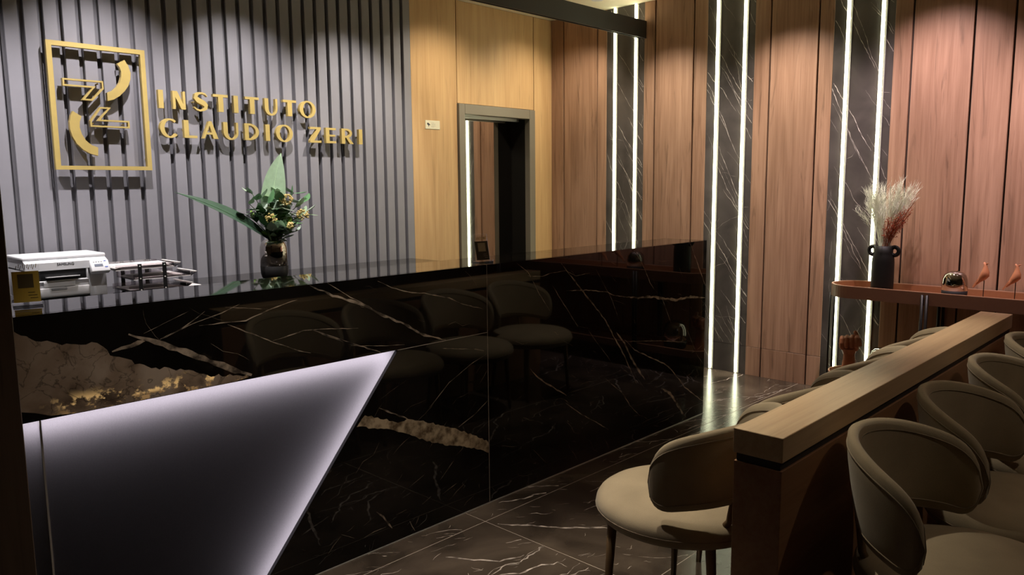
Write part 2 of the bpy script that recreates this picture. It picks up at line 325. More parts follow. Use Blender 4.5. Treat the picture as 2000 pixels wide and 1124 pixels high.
# ------------------------------------------------------------------ mesh helpers
class G:
    def __init__(s): s.v = []; s.f = []; s.m = []; s.sm = []
    def add(s, vs, fs, mi=0, smooth=False, T=None):
        o = len(s.v)
        s.v += [tuple(T @ Vector(v)) if T else tuple(v) for v in vs]
        s.f += [tuple(i + o for i in f) for f in fs]
        s.m += [mi] * len(fs); s.sm += [smooth] * len(fs)
        return s
    def box(s, x0, x1, y0, y1, z0, z1, bev=0.0, mi=0, seg=2, T=None):
        if bev <= 0:
            vs = [(x, y, z) for x in (x0, x1) for y in (y0, y1) for z in (z0, z1)]
            fs = [(0, 1, 3, 2), (4, 6, 7, 5), (0, 4, 5, 1), (2, 3, 7, 6), (0, 2, 6, 4), (1, 5, 7, 3)]
            return s.add(vs, fs, mi, False, T)
        bm = bmesh.new()
        bmesh.ops.create_cube(bm, size=1)
        for v in bm.verts:
            v.co = Vector(((x0 + x1) / 2 + v.co.x * (x1 - x0), (y0 + y1) / 2 + v.co.y * (y1 - y0), (z0 + z1) / 2 + v.co.z * (z1 - z0)))
        bmesh.ops.bevel(bm, geom=bm.edges[:], offset=bev, segments=seg, affect='EDGES', profile=0.5)
        bm.verts.index_update()
        vs = [v.co.copy() for v in bm.verts]; fs = [[v.index for v in f.verts] for f in bm.faces]
        bm.free()
        return s.add(vs, fs, mi, seg > 1, T)
    def tube(s, pts, r, n=8, mi=0, caps=True, T=None):
        pts = [Vector(p) for p in pts]
        if not isinstance(r, (list, tuple)): r = [r] * len(pts)
        vs = []; fs = []
        up = None
        for i, p in enumerate(pts):
            t = (pts[min(i + 1, len(pts) - 1)] - pts[max(i - 1, 0)]).normalized()
            if up is None:
                up = Vector((0, 0, 1)) if abs(t.z) < 0.9 else Vector((1, 0, 0))
            a = t.cross(up).normalized(); up = a.cross(t).normalized()
            for k in range(n):
                q = 2 * math.pi * k / n
                vs.append(p + (a * math.cos(q) + up * math.sin(q)) * r[i])
        for i in range(len(pts) - 1):
            for k in range(n):
                fs.append((i * n + k, i * n + (k + 1) % n, (i + 1) * n + (k + 1) % n, (i + 1) * n + k))
        if caps:
            fs.append(tuple(range(n - 1, -1, -1))); fs.append(tuple((len(pts) - 1) * n + k for k in range(n)))
        return s.add(vs, fs, mi, n > 4, T)
    def lathe(s, prof, n=32, c=(0, 0, 0), mi=0, sx=1, sy=1, T=None, mis=None):
        vs = []; fs = []; ms = []
        for r, z in prof:
            for k in range(n):
                a = 2 * math.pi * k / n
                vs.append((c[0] + r * sx * math.cos(a), c[1] + r * sy * math.sin(a), c[2] + z))
        for i in range(len(prof) - 1):
            for k in range(n):
                fs.append((i * n + k, i * n + (k + 1) % n, (i + 1) * n + (k + 1) % n, (i + 1) * n + k))
                ms.append(mis[i] if mis else mi)
        fs.append(tuple(range(n - 1, -1, -1))); ms.append(ms[0]); fs.append(tuple((len(prof) - 1) * n + k for k in range(n))); ms.append(ms[-2] if mis else mi)
        s.add(vs, fs, mi, True, T); s.m[-len(fs):] = ms
        return s
    def prism(s, poly, a, b, plane='XZ', mi=0, holes=(), T=None, sides=True, back=True):
        """2-D polygon pushed from depth a (front) to depth b"""
        loops = [list(poly)] + [list(h) for h in holes]
        P = lambda u, v, d: (u, d, v) if plane == 'XZ' else ((d, u, v) if plane == 'YZ' else (u, v, d))
        tris = tessellate_polygon([[Vector((u, v, 0)) for u, v in lp] for lp in loops])
        flat = [p for lp in loops for p in lp]; n = len(flat)
        vs = [P(u, v, a) for u, v in flat] + [P(u, v, b) for u, v in flat]
        fs = [tuple(t) for t in tris]
        if back: fs += [tuple(i + n for i in reversed(t)) for t in tris]
        if sides:
            o = 0
            for lp in loops:
                k = len(lp)
                for i in range(k): fs.append((o + i, o + (i + 1) % k, n + o + (i + 1) % k, n + o + i))
                o += k
        return s.add(vs, fs, mi, False, T)
    def build(s, name, mats, parent=None, fix=True):
        me = bpy.data.meshes.new(name)
        me.from_pydata([tuple(v) for v in s.v], [], s.f)
        for mt in (mats if isinstance(mats, (list, tuple)) else [mats]): me.materials.append(M[mt] if isinstance(mt, str) else mt)
        me.polygons.foreach_set('material_index', s.m); me.polygons.foreach_set('use_smooth', s.sm)
        if fix:
            bm = bmesh.new(); bm.from_mesh(me); bmesh.ops.recalc_face_normals(bm, faces=bm.faces[:]); bm.to_mesh(me); bm.free()
        me.update()
        return link(name, me, parent)

def link(name, me, parent=None):
    o = bpy.data.objects.new(name, me); COL.objects.link(o); o.parent = parent
    return o
def tag(o, label=None, cat=None, group=None, kind=None):
    if label: o['label'] = label
    if cat: o['category'] = cat
    if group: o['group'] = group
    if kind: o['kind'] = kind
    return o
def thing(name, label, cat, loc=(0, 0, 0), rz=0, group=None):
    o = bpy.data.objects.new(name, None); COL.objects.link(o)
    o.empty_display_size = 0.1
    o.location = loc; o.rotation_euler = (0, 0, rz)
    return tag(o, label, cat, group)
def struct(o): return tag(o, kind='structure')
def root(name):
    o = bpy.data.objects.new(name, None); COL.objects.link(o); o['kind'] = 'structure'; return o
def copy_tree(o, parent=None):
    c = o.copy(); COL.objects.link(c); c.parent = parent
    for ch in list(o.children): copy_tree(ch, c)
    return c

def strip_pts(poly, width, step=0.02, jit=0.003, taper=True, seed=0):
    """wandering vein outline along a polyline: list of left/right 2-D points"""
    rnd = random.Random(seed)
    P = [Vector((p[0], p[1])) for p in poly]
    pts = [P[0]]
    for a, b in zip(P, P[1:]):
        n = max(1, int((b - a).length / step))
        for i in range(1, n + 1): pts.append(a.lerp(b, i / n))
    out = []
    n = len(pts)
    for i, p in enumerate(pts):
        t = (pts[min(i + 1, n - 1)] - pts[max(i - 1, 0)])
        if t.length < 1e-9: continue
        t.normalize(); nn = Vector((-t.y, t.x))
        q = p + nn * rnd.uniform(-jit, jit)
        u = i / max(1, n - 1)
        e = min(1, 6 * u, 6 * (1 - u)) if taper else 1
        h = width / 2 * rnd.uniform(0.55, 1.35) * (0.25 + 0.75 * e)
        out.append((q + nn * h, q - nn * h))
    return out
def vein(g, poly, width, place, mi, clip=None, **kw):
    st = strip_pts(poly, width, **kw)
    vs = []; fs = []
    for a, b in st:
        if clip and not (clip(a) and clip(b)):
            vs.append(None); vs.append(None); continue
        vs.append(place(a)); vs.append(place(b))
    idx = {}; vv = []
    for i, v in enumerate(vs):
        if v is not None: idx[i] = len(vv); vv.append(v)
    for i in range(0, len(vs) - 2, 2):
        q = (i, i + 1, i + 3, i + 2)
        if all(k in idx for k in q): fs.append(tuple(idx[k] for k in q))
    if fs: g.add(vv, fs, mi)
def rand_vein(rnd, u, v, ang, length, wob=0.25):
    n = max(3, int(length / 0.06)); p = [(u, v)]; a = ang
    for i in range(n):
        a = ang + rnd.gauss(0, wob)
        p.append((p[-1][0] + math.cos(a) * length / n, p[-1][1] + math.sin(a) * length / n))
    return p

# ------------------------------------------------------------------ room shell
XR, YB, ZC = 5.41, 4.69, 2.895
X0, Y0 = -2.6, -2.6

# floor: slabs with pale joints
fl = struct(G().box(X0, XR + 0.05, Y0, YB + 0.3, -0.08, -0.0006).build('floor', 'grout'))
ys = [2.32 + 0.82 * k for k in range(-6, 4)]
xs = [2.235 + 3.2 * k for k in range(-2, 2)]
rnd = random.Random(3)
for j in range(len(ys) - 1):
    for i in range(len(xs) - 1):
        a0, a1, b0, b1 = max(xs[i], X0) + 0.0016, min(xs[i + 1], XR + 0.03) - 0.0016, max(ys[j], Y0) + 0.0016, min(ys[j + 1], YB + 0.2) - 0.0016
        if a1 - a0 < 0.05 or b1 - b0 < 0.05: continue
        g = G().box(a0, a1, b0, b1, -0.0005, 0.0, mi=0)
        ins = lambda p: a0 < p[0] < a1 and b0 < p[1] < b1
        for k in range(int(20 * (a1 - a0))):
            u, v = rnd.uniform(a0, a1), rnd.uniform(b0, b1)
            ang = R(-28 + rnd.gauss(0, 16)); ln = rnd.choice([0.08, 0.12, 0.2, 0.35, 0.6])
            wd = rnd.choice([0.0016, 0.002, 0.003, 0.004]) * (1.0 + ln)
            vein(g, rand_vein(rnd, u, v, ang, ln), wd, lambda p: (p[0], p[1], 0.0003), 1, ins, seed=rnd.random(), jit=0.004)
        for k in range(int(60 * (a1 - a0))):
            u, v = rnd.uniform(a0, a1), rnd.uniform(b0, b1)
            vein(g, rand_vein(rnd, u, v, R(-28 + rnd.gauss(0, 30)), rnd.uniform(0.02, 0.07)), rnd.uniform(0.001, 0.003), lambda p: (p[0], p[1], 0.0003), 1, ins, seed=rnd.random(), jit=0.002)
        # a few bold pale veins
        for k in range(max(1, int(1.4 * (a1 - a0)))):
            u, v = rnd.uniform(a0, a1), rnd.uniform(b0, b1)
            pl = rand_vein(rnd, u, v, R(-24 + rnd.gauss(0, 12)), rnd.uniform(0.5, 0.9), 0.3)
            vein(g, pl, rnd.uniform(0.006, 0.011), lambda p: (p[0], p[1], 0.0004), 1, ins, seed=rnd.random(), jit=0.006)
        if a0 < 2.3 and b1 > 2.2 and b0 < 2.0 and i == 1 or (a0 > 2.2 and abs(b0 - 1.5) < 0.01):
            for pl, wd in (([(2.25, 2.26), (2.34, 2.14), (2.42, 2.02), (2.52, 1.92), (2.58, 1.82)], 0.012),
                           ([(1.62, 2.25), (1.70, 2.05), (1.78, 1.88), (1.90, 1.72), (1.96, 1.56)], 0.011),
                           ([(1.90, 2.20), (1.96, 2.10), (2.02, 2.02), (2.12, 1.98)], 0.010)):
                vein(g, pl, wd, lambda p: (p[0], p[1], 0.0005), 1, ins, seed=rnd.random(), jit=0.005)
        g.build('floor_tile', ['fmarble', 'fvein'], fl)

struct(G().box(X0, XR + 0.1, Y0, YB + 0.3, ZC, ZC + 0.1).build('ceiling', 'ceiling'))
struct(G().box(X0 - 0.1, X0, Y0, YB + 0.3, 0, ZC).build('wall_left', 'wallpaint'))
struct(G().box(X0, XR + 0.1, Y0 - 0.1, Y0, 0, ZC).build('wall_front', 'wallpaint'))

# back wall: slats, then yellow wood panels round the lift door
wb = struct(G().box(X0, 4.262, YB + 0.012, YB + 0.25, 0, ZC)
            .box(4.262, 5.17, YB + 0.012, YB + 0.25, 2.10, ZC)
            .box(5.17, XR + 0.1, YB + 0.012, YB + 0.25, 0, ZC).build('wall_back', 'slat_back'))
pitch = 0.0915
slat_me = G().box(-0.033, 0.033, -0.030, 0.0, 0, ZC - 0.002, bev=0.0025, seg=1)
k = 0
first = None
while True:
    xc = 3.716 + 0.046 - pitch * k
    if xc < 0.05: break
    if first is None: first = slat_me.build('slat', 'slat', wb); o = first
    else: o = link('slat', first.data, wb)
    o.location = (xc, YB + 0.011, 0)
    k += 1
G().box(3.800, 4.259, YB - 0.012, YB + 0.012, 0, ZC - 0.002, 0.001, seg=1).build('wood_panel', 'oak', wb)
G().box(4.266, 5.166, YB - 0.012, YB + 0.012, 2.104, ZC - 0.002, 0.001, seg=1).build('wood_panel', 'oak', wb)
G().box(5.173, XR, YB - 0.012, YB + 0.012, 0, ZC - 0.002, 0.001, seg=1).build('wood_panel', 'oak', wb)

# lift door
d1 = root('door_1')
g = G()
g.box(4.266, 4.330, YB - 0.03, YB + 0.03, 0, 2.10, 0.003, seg=1)
g.box(5.096, 5.168, YB - 0.03, YB + 0.03, 0, 2.10, 0.003, seg=1)
g.box(4.330, 5.096, YB - 0.03, YB + 0.03, 2.02, 2.10, 0.003, seg=1)
g.build('door_frame', 'frame', d1)
G().box(4.30, 4.330, YB + 0.03, YB + 0.20, 0, 2.03).box(5.096, 5.12, YB + 0.03, YB + 0.20, 0, 2.03).build('door_reveal', 'black', d1)
G().box(4.330, 5.096, YB + 0.03, YB + 0.20, 2.03, 2.06).box(4.330, 5.096, YB + 0.10, YB + 0.125, 2.005, 2.03).build('door_header', 'alu', d1)
G().box(4.332, 5.094, YB + 0.195, YB + 0.215, 0.01, 2.03).build('door_leaf', 'mirror', d1)
G().box(4.30, 5.12, YB + 0.22, YB + 0.26, 0, 2.10).build('door_back', 'black', d1)

# right wall: wood boards, marble columns, joints
wr = struct(G().box(XR + 0.02, XR + 0.12, Y0, YB + 0.3, 0, ZC).build('wall_right', 'gap'))
WOODS = [(4.542, 4.678), (4.170, 4.530), (4.066, 4.158), (3.592, 3.689), (3.243, 3.580), (3.121, 3.231), (2.622, 2.735), (2.276, 2.610),
         (2.168, 2.264), (1.676, 1.779), (1.330, 1.664), (1.119, 1.318), (0.765, 1.107), (0.42, 0.753), (0.06, 0.408), (-0.30, 0.048), (-0.66, -0.312),
         (-1.02, -0.672), (-1.38, -1.032), (-1.74, -1.392), (-2.1, -1.752), (-2.46, -2.112)]
MARB = [(3.690, 4.065), (2.736, 3.120), (1.780, 2.167)]
for a, b in WOODS:
    G().box(XR, XR + 0.022, a, b, 0.2215, ZC - 0.002, 0.001, seg=1).build('wood_panel', 'redwood', wr)
    G().box(XR, XR + 0.022, a, b, 0.0, 0.2185, 0.001, seg=1).build('wood_panel', 'redwood', wr)
rnd = random.Random(11)
for a, b in MARB:
    for z0, z1 in ((0.2212, ZC - 0.002), (0.0, 0.2188)):
        g = G().box(XR + 0.002, XR + 0.022, a, b, z0, z1, mi=0)
        ins = lambda p: a < p[0] < b and z0 < p[1] < z1
        pl = lambda p: (XR + 0.0016, p[0], p[1])
        for k in range(int((z1 - z0) * 15)):
            u, v = rnd.uniform(a - 0.05, b + 0.15), rnd.uniform(z0, z1 + 0.2)
            vein(g, rand_vein(rnd, u, v, R(180 + 58 + rnd.gauss(0, 6)), rnd.uniform(0.3, 1.0), 0.09), rnd.choice([0.0012, 0.0018, 0.0026, 0.0036]), pl, 1, ins, seed=rnd.random(), jit=0.002)
        for k in range(int((z1 - z0) * 3)):
            u, v = rnd.uniform(a, b), rnd.uniform(z0, z1)
            vein(g, rand_vein(rnd, u, v, R(rnd.choice([100, 130, 200])), rnd.uniform(0.08, 0.25), 0.3), 0.0012, pl, 1, ins, seed=rnd.random(), jit=0.002)
        g.build('marble_panel', ['wmarble', 'wvein'], wr)

# vertical light strips on the marble columns
STRIPS = [(3.979, 'left light strip of the marble column nearest the corner'), (3.771, 'right light strip of the marble column nearest the corner'),
          (3.033, 'left light strip of the marble column just past the counter end'), (2.813, 'right light strip of the marble column just past the counter end'),
          (2.073, 'left light strip of the marble column behind the console table'), (1.853, 'right light strip of the marble column behind the console table')]
src = None
for y, lab in STRIPS:
    if src is None:
        t = thing('light_strip', lab, 'light strip', (XR, y, 0), 0, 'vertical light strips on the marble columns')
        G().box(-0.012, 0.003, -0.010, 0.010, 0.004, ZC - 0.004, 0.006, seg=3).build('diffuser', 'ledwhite', t)
        G().box(-0.003, 0.003, -0.024, -0.016, 0.004, ZC - 0.004).box(-0.002, 0.003, 0.0102, 0.014, 0.004, ZC - 0.004).build('profile', 'alu', t)
        src = t
    else:
        t = copy_tree(src); t.location = (XR, y, 0); t['label'] = lab

# pillar at the left end of the counter
tag(G().box(0.02, 0.53, 2.28, 2.44, 0, ZC, 0.002, seg=1).build('pillar', 'pillarwood'), 'dark wooden pillar at the left end of the counter', 'pillar')

# dark ceiling beam
t = thing('ceiling_beam', 'long dark brown hanging beam with a slot under the ceiling', 'beam', (2.7, 3.71, 2.61))
G().box(-2.6, 2.708, -0.040, -0.032, 0, 0.135).box(-2.6, 2.708, 0.030, 0.038, 0.012, 0.135).box(-2.6, 2.708, -0.032, 0.030, 0.11, 0.135).build('beam_body', 'beam', t)
G().box(-2.6, 2.70, -0.031, 0.0, 0.012, 0.02).build('slot_profile', 'alu', t)
G().box(-2.6, 2.70, 0.0, 0.029, 0.02, 0.028).build('slot_recess', 'black', t)
G().box(-2.55, 2.68, -0.012, 0.016, 0.1352, 0.139).build('added_upglow', 'upglow', t)  # added glowing strip, brightens the ceiling and warms the room
for x in (-2.2, -0.8, 0.6, 1.5): G().tube([(x, 0, 0.13), (x, 0, 0.284)], 0.006, 8).build('suspension_rod', 'black', t)

# recessed spotlights
lens_me = trim_me = None
for x, y, pw, col, half, aim, lab in SPOTS:
    t = thing('ceiling_spotlight', lab, 'spotlight', (x, y, ZC), 0, 'recessed ceiling spotlights')
    if trim_me is None:
        o = G().lathe([(0.034, -0.002), (0.048, -0.006), (0.050, 0.0), (0.034, 0.0)], 24).build('trim_ring', 'white', t); trim_me = o.data
        o = G().lathe([(0.0005, -0.0015), (0.033, -0.0015), (0.033, 0.0), (0.0005, 0.0)], 24).build('lens', 'lampglow', t); lens_me = o.data
    else:
        link('trim_ring', trim_me, t); link('lens', lens_me, t)
    ld = bpy.data.lights.new('spot_lamp', 'SPOT'); ld.energy = pw; ld.color = col; ld.spot_size = R(2 * half); ld.spot_blend = 0.95; ld.shadow_soft_size = 0.022
    lo = bpy.data.objects.new('spot_lamp', ld); COL.objects.link(lo); lo.parent = t; lo.location = (0, 0, -0.012)
    dv = Vector(aim) - Vector((x, y, ZC - 0.012))
    lo.rotation_euler = dv.to_track_quat('-Z', 'Y').to_euler()

# ------------------------------------------------------------------ reception counter
YC, CT, CX0, CX1 = 2.448, 1.103, 0.535, 4.29
DT, DB, ZP = 1.887, 1.228, 0.797      # slanted edge of the lit panel: X at its top, X at the floor, panel top
ct = thing('reception_counter', 'long polished black marble reception counter with a lit white panel', 'counter', (0, 0, 0))
BEIGE = [(0.564, 1.067), (0.598, 1.047), (0.632, 1.026), (0.672, 1.011), (0.72, 1.008), (0.775, 0.996), (0.791, 0.982), (0.812, 0.959), (0.857, 0.933), (0.916, 0.903),
         (0.965, 0.888), (1.029, 0.87), (1.068, 0.856), (1.115, 0.837), (1.179, 0.829), (1.25, 0.809)]
VEINS = [
   ([(0.866, 1.011), (0.946, 0.976), (1.033, 0.93), (1.132, 0.876), (1.201, 0.839), (1.275, 0.802)], 0.0164),
   ([(0.816, 0.968), (0.872, 0.975), (0.916, 0.988)], 0.0126),
   ([(0.959, 0.981), (1.024, 1.004), (1.073, 1.031), (1.108, 1.053)], 0.0033),
   ([(0.959, 0.984), (1.051, 1.014), (1.163, 1.04), (1.229, 1.063)], 0.0027),
   ([(1.085, 1.009), (1.182, 1.006), (1.247, 1.004), (1.324, 1.027), (1.404, 1.046), (1.445, 1.052)], 0.0036),
   ([(1.181, 0.999), (1.245, 0.966), (1.342, 0.916), (1.42, 0.878), (1.489, 0.851)], 0.0036),
   ([(1.342, 0.919), (1.464, 0.938), (1.506, 0.936), (1.602, 0.926), (1.7, 0.913)], 0.003),
   ([(1.506, 0.935), (1.565, 0.905), (1.697, 0.845)], 0.0046),
   ([(0.911, 1.008), (0.975, 1.031), (1.054, 1.06)], 0.0013),
   ([(1.497, 1.1), (1.593, 1.052), (1.727, 1.002), (1.809, 0.954), (1.923, 0.899), (2.024, 0.84), (2.14, 0.802)], 0.0099),
   ([(1.572, 1.1), (1.671, 1.036), (1.751, 0.993)], 0.0027),
   ([(1.797, 1.086), (1.865, 1.054), (1.964, 1.022), (2.029, 1.015), (2.165, 0.978), (2.247, 0.941), (2.387, 0.901)], 0.0037),
   ([(1.504, 0.933), (1.663, 0.862), (1.803, 0.803)], 0.0048), ([(1.663, 0.852), (1.804, 0.829), (1.92, 0.815)], 0.0021),
   ([(2.11, 0.77), (2.317, 0.733), (2.389, 0.713)], 0.0024), ([(2.383, 0.702), (2.294, 0.676), (2.156, 0.614), (2.043, 0.527)], 0.0024),
   ([(2.203, 0.404), (2.311, 0.444), (2.385, 0.486)], 0.0033), ([(1.331, 1.033), (1.177, 1.058)], 0.0018),
   ([(2.901, 1.069), (2.946, 1.024), (3.039, 0.939), (3.15, 0.84), (3.266, 0.732), (3.327, 0.65), (3.421, 0.534), (3.502, 0.415), (3.553, 0.338)], 0.0072),
   ([(3.357, 0.66), (3.436, 0.588), (3.501, 0.492), (3.567, 0.413), (3.636, 0.346)], 0.0115),
   ([(2.94, 0.928), (3.094, 0.916), (3.279, 0.888), (3.324, 0.865), (3.447, 0.842)], 0.0045),
   ([(3.447, 0.842), (3.559, 0.825), (3.709, 0.814), (3.94, 0.768), (4.11, 0.769), (4.285, 0.745)], 0.0141),
   ([(2.657, 1.029), (2.758, 1.016), (2.819, 1.027), (2.933, 1.029)], 0.0033), ([(2.933, 1.029), (3.012, 0.997), (3.149, 1.002)], 0.0026),
   ([(2.583, 1.094), (2.657, 1.049), (2.739, 0.933), (2.812, 0.846)], 0.0032), ([(2.831, 0.968), (2.92, 0.863), (3.033, 0.732)], 0.0034),
   ([(3.177, 1.017), (3.265, 0.903), (3.309, 0.853), (3.387, 0.716)], 0.0018), ([(3.521, 1.09), (3.604, 1.0), (3.673, 0.899), (3.716, 0.856)], 0.0038),
   ([(3.768, 0.841), (3.833, 0.745), (3.899, 0.637)], 0.003), ([(4.098, 1.092), (4.191, 0.958), (4.285, 0.82)], 0.0052),
   ([(2.67, 0.583), (2.73, 0.522), (2.83, 0.461), (2.94, 0.396)], 0.006), ([(2.933, 0.358), (3.055, 0.273), (3.184, 0.199), (3.296, 0.131)], 0.0037),
   ([(3.315, 0.384), (3.425, 0.306), (3.49, 0.225), (3.59, 0.144)], 0.0049),
   ([(3.811, 0.257), (3.904, 0.208), (3.981, 0.129), (4.04, 0.064), (4.081, 0.023)], 0.0148),
   ([(3.435, 0.606), (3.532, 0.534), (3.666, 0.474), (3.825, 0.407), (3.918, 0.35), (4.064, 0.218), (4.216, 0.123), (4.285, 0.08)], 0.0062),
   ([(3.109, 0.713), (3.18, 0.636), (3.283, 0.538), (3.329, 0.484)], 0.0018), ([(3.483, 0.59), (3.785, 0.548), (4.082, 0.493)], 0.003),
   ([(4.079, 0.571), (4.204, 0.394), (4.285, 0.32)], 0.0022), ([(1.694, 0.073), (1.739, 0.081), (1.8, 0.082)], 0.0025),
   ([(1.757, 0.161), (1.787, 0.13), (1.831, 0.067)], 0.0068), ([(1.921, 0.068), (1.947, 0.014)], 0.0045), ([(1.544, 0.086), (1.587, 0.116)], 0.0025),  # some low threads here draw floor veins mirrored in the polish
   ([(1.853, 0.116), (1.907, 0.121)], 0.0013), ([(1.989, 0.118), (2.04, 0.138)], 0.0018), ([(1.926, 0.213), (2.004, 0.244)], 0.0018),
   ([(2.093, 0.196), (2.172, 0.261)], 0.0018), ([(1.692, 0.122), (1.747, 0.143)], 0.0013), ([(2.103, 0.128), (2.187, 0.154)], 0.0019),
   ([(1.525, 0.064), (1.582, 0.118)], 0.0012), ([(1.587, 0.124), (1.647, 0.087)], 0.0017), ([(1.785, 0.581), (1.863, 0.539), (1.929, 0.503)], 0.006),
]
BAND = [(1.716, 0.567), (1.79, 0.538), (1.876, 0.5), (1.937, 0.504), (2.046, 0.46), (2.211, 0.389), (2.371, 0.302), (2.386, 0.292), (2.386, 0.243), (2.279, 0.291), (2.124, 0.344), (2.011, 0.392), (1.905, 0.45), (1.803, 0.492), (1.676, 0.53)]
def rough_edge(poly, amp, step, seed, closed=False):
    rn = random.Random(seed); out = []
    n = len(poly)
    for i in range(n if closed else n - 1):
        a, b = Vector(poly[i]), Vector(poly[(i + 1) % n]); k = max(1, int((b - a).length / step)); d = (b - a).normalized(); nn = Vector((-d.y, d.x))
        for j in range(k):
            p = a.lerp(b, j / k)
            if j or i: p = p + nn * rn.uniform(-amp, amp)
            out.append((p.x, p.y))
    if not closed: out.append(poly[-1])
    return out
TH = 0.018
fr = lambda p: (p[0], YC - 0.0004, p[1])
rnd = random.Random(5)
def front_slab(poly, region, nfine, holes=()):
    g = G().prism(poly, YC, YC + TH, 'XZ', 0, holes)
    for i, (pl, wd) in enumerate(VEINS): vein(g, pl, wd, fr, 1, region, seed=i, jit=min(0.0025, wd * 0.35), step=0.02)
    xs_ = [p[0] for p in poly]; zs_ = [p[1] for p in poly]
    for i in range(nfine):
        u, v = rnd.uniform(min(xs_), max(xs_)), rnd.uniform(min(zs_), max(zs_))
        left = u < 2.39
        ang = R(35 + rnd.gauss(0, 12)) if left and v < 0.8 else R(-35 + rnd.gauss(0, 22))
        vein(g, rand_vein(rnd, u, v, ang, rnd.uniform(0.03, 0.16), 0.2), rnd.uniform(0.0004, 0.0011), fr, 1, region, seed=rnd.random(), jit=0.0015)
    return g
zt = CT - 0.0004
seam = 2.389
hole = rough_edge(BEIGE, 0.006, 0.012, 4) + [(1.2, 0.8015), (0.70, 0.8015), (0.64, 0.808), (0.60, 0.825), (0.564, 0.835)]
def inpoly(p, poly):
    c = False; j = len(poly) - 1
    for i in range(len(poly)):
        a, b = poly[i], poly[j]
        if (a[1] > p[1]) != (b[1] > p[1]) and p[0] < (b[0] - a[0]) * (p[1] - a[1]) / (b[1] - a[1]) + a[0]: c = not c
        j = i
    return c
g = front_slab([(CX0, 0.800), (seam - 0.001, 0.800), (seam - 0.001, zt), (CX0, zt)], lambda p: CX0 < p[0] < seam - 0.002 and 0.8005 < p[1] < zt, 9, [hole])
g.prism(hole, YC, YC, 'XZ', 2, sides=False, back=False)
g.build('front_slab', ['cmarble', 'cvein', 'beige'], ct, fix=False)
dx = lambda z: DB + (DT - DB) * z / 0.800
reg2 = lambda p: p[0] > dx(p[1]) + 0.004 and p[0] < seam - 0.002 and 0.004 < p[1] < 0.796
g = front_slab([(DB, 0.004), (seam - 0.001, 0.004), (seam - 0.001, 0.7975), (DT - 0.002, 0.7975)], reg2, 34)
g.prism(rough_edge(BAND, 0.004, 0.014, 8, True), YC - 0.0006, YC, 'XZ', 2, sides=False, back=False)
g.build('front_slab', ['cmarble', 'cvein', 'cband'], ct, fix=False)
g = front_slab([(seam + 0.001, 0.004), (CX1, 0.004), (CX1, zt), (seam + 0.001, zt)], lambda p: seam + 0.002 < p[0] < CX1 and 0.006 < p[1] < zt, 60)
g.build('front_slab', ['cmarble', 'cvein'], ct, fix=False)
g = G().box(CX0, CX1, YC + TH - 0.0002, 2.750, CT - 0.02, CT, mi=0)
for pl, wd in (([(1.2, 2.75), (1.35, 2.66), (1.44, 2.58)], 0.003), ([(1.3, 2.7), (2.0, 2.62), (2.4, 2.56)], 0.0014), ([(2.9, 2.74), (3.1, 2.6), (3.3, 2.5)], 0.003), ([(3.6, 2.7), (3.9, 2.55)], 0.002)):
    vein(g, pl, wd, lambda p: (p[0], p[1], CT + 0.0003), 1, seed=pl[0][0])
g.build('counter_top', ['cmarble', 'cvein'], ct, fix=False)
G().box(CX1 - 0.02, CX1 - 0.0005, YC + TH, 2.750, 0.004, CT - 0.021).build('end_slab', 'cmarble', ct)
G().box(CX0, CX1 - 0.021, 2.735, 2.749, 0.0, CT - 0.021).build('back_board', 'black', ct)
G().box(CX0, CX1, YC - 0.003, YC + 0.010, 0.0, 0.004).build('base_trim', 'alu', ct)
G().box(seam - 0.0009, seam + 0.0009, YC - 0.0003, YC + 0.01, 0.004, zt).box(DT, seam - 0.001, YC - 0.0003, YC + 0.01, 0.7977, 0.7998).build('slab_joint', 'grout', ct)
# backlit panel: diffuser sheet, side sheet, lamp strips behind the edges, dark inner board
ly = YC + 0.016
pan = G().prism([(0.618, 0.006), (DB + 0.02, 0.006), (DT + 0.02, 0.815), (0.618, 0.815)], ly, ly, 'XZ', sides=False, back=False).build('lit_panel', 'screen', ct, fix=False)
tag(pan, 'white woven panel lit from behind along its top and slanted edges')
G().prism([(CX0, 0.006), (0.612, 0.006), (0.612, 0.815), (CX0, 0.815)], ly, ly, 'XZ', sides=False, back=False).build('lit_side_panel', 'screen', ct, fix=False)
G().box(0.6125, 0.6175, ly - 0.002, ly + 0.004, 0.006, 0.799).build('panel_joint', 'alu', ct)
led_y = ly + 0.042
G().box(CX0 + 0.01, DT - 0.02, led_y, led_y + 0.006, 0.772, 0.806).build('lamp_strip', 'ledcool', ct)
dd = Vector((DT - DB, 0.800)).normalized(); nn = Vector((dd.y, -dd.x))
q0 = Vector((DB, 0.0)) + dd * 0.03 + nn * 0.002; q1 = Vector((DT, 0.80)) - dd * 0.05 + nn * 0.002
G().prism([tuple(q0 - nn * 0.014), tuple(q1 - nn * 0.014), tuple(q1 + nn * 0.018), tuple(q0 + nn * 0.018)], led_y + 0.012, led_y + 0.018, 'XZ').build('lamp_strip', 'ledcool', ct)
G().box(CX0, seam, led_y + 0.03, led_y + 0.04, 0.0, 1.07).build('inner_board', 'black', ct)

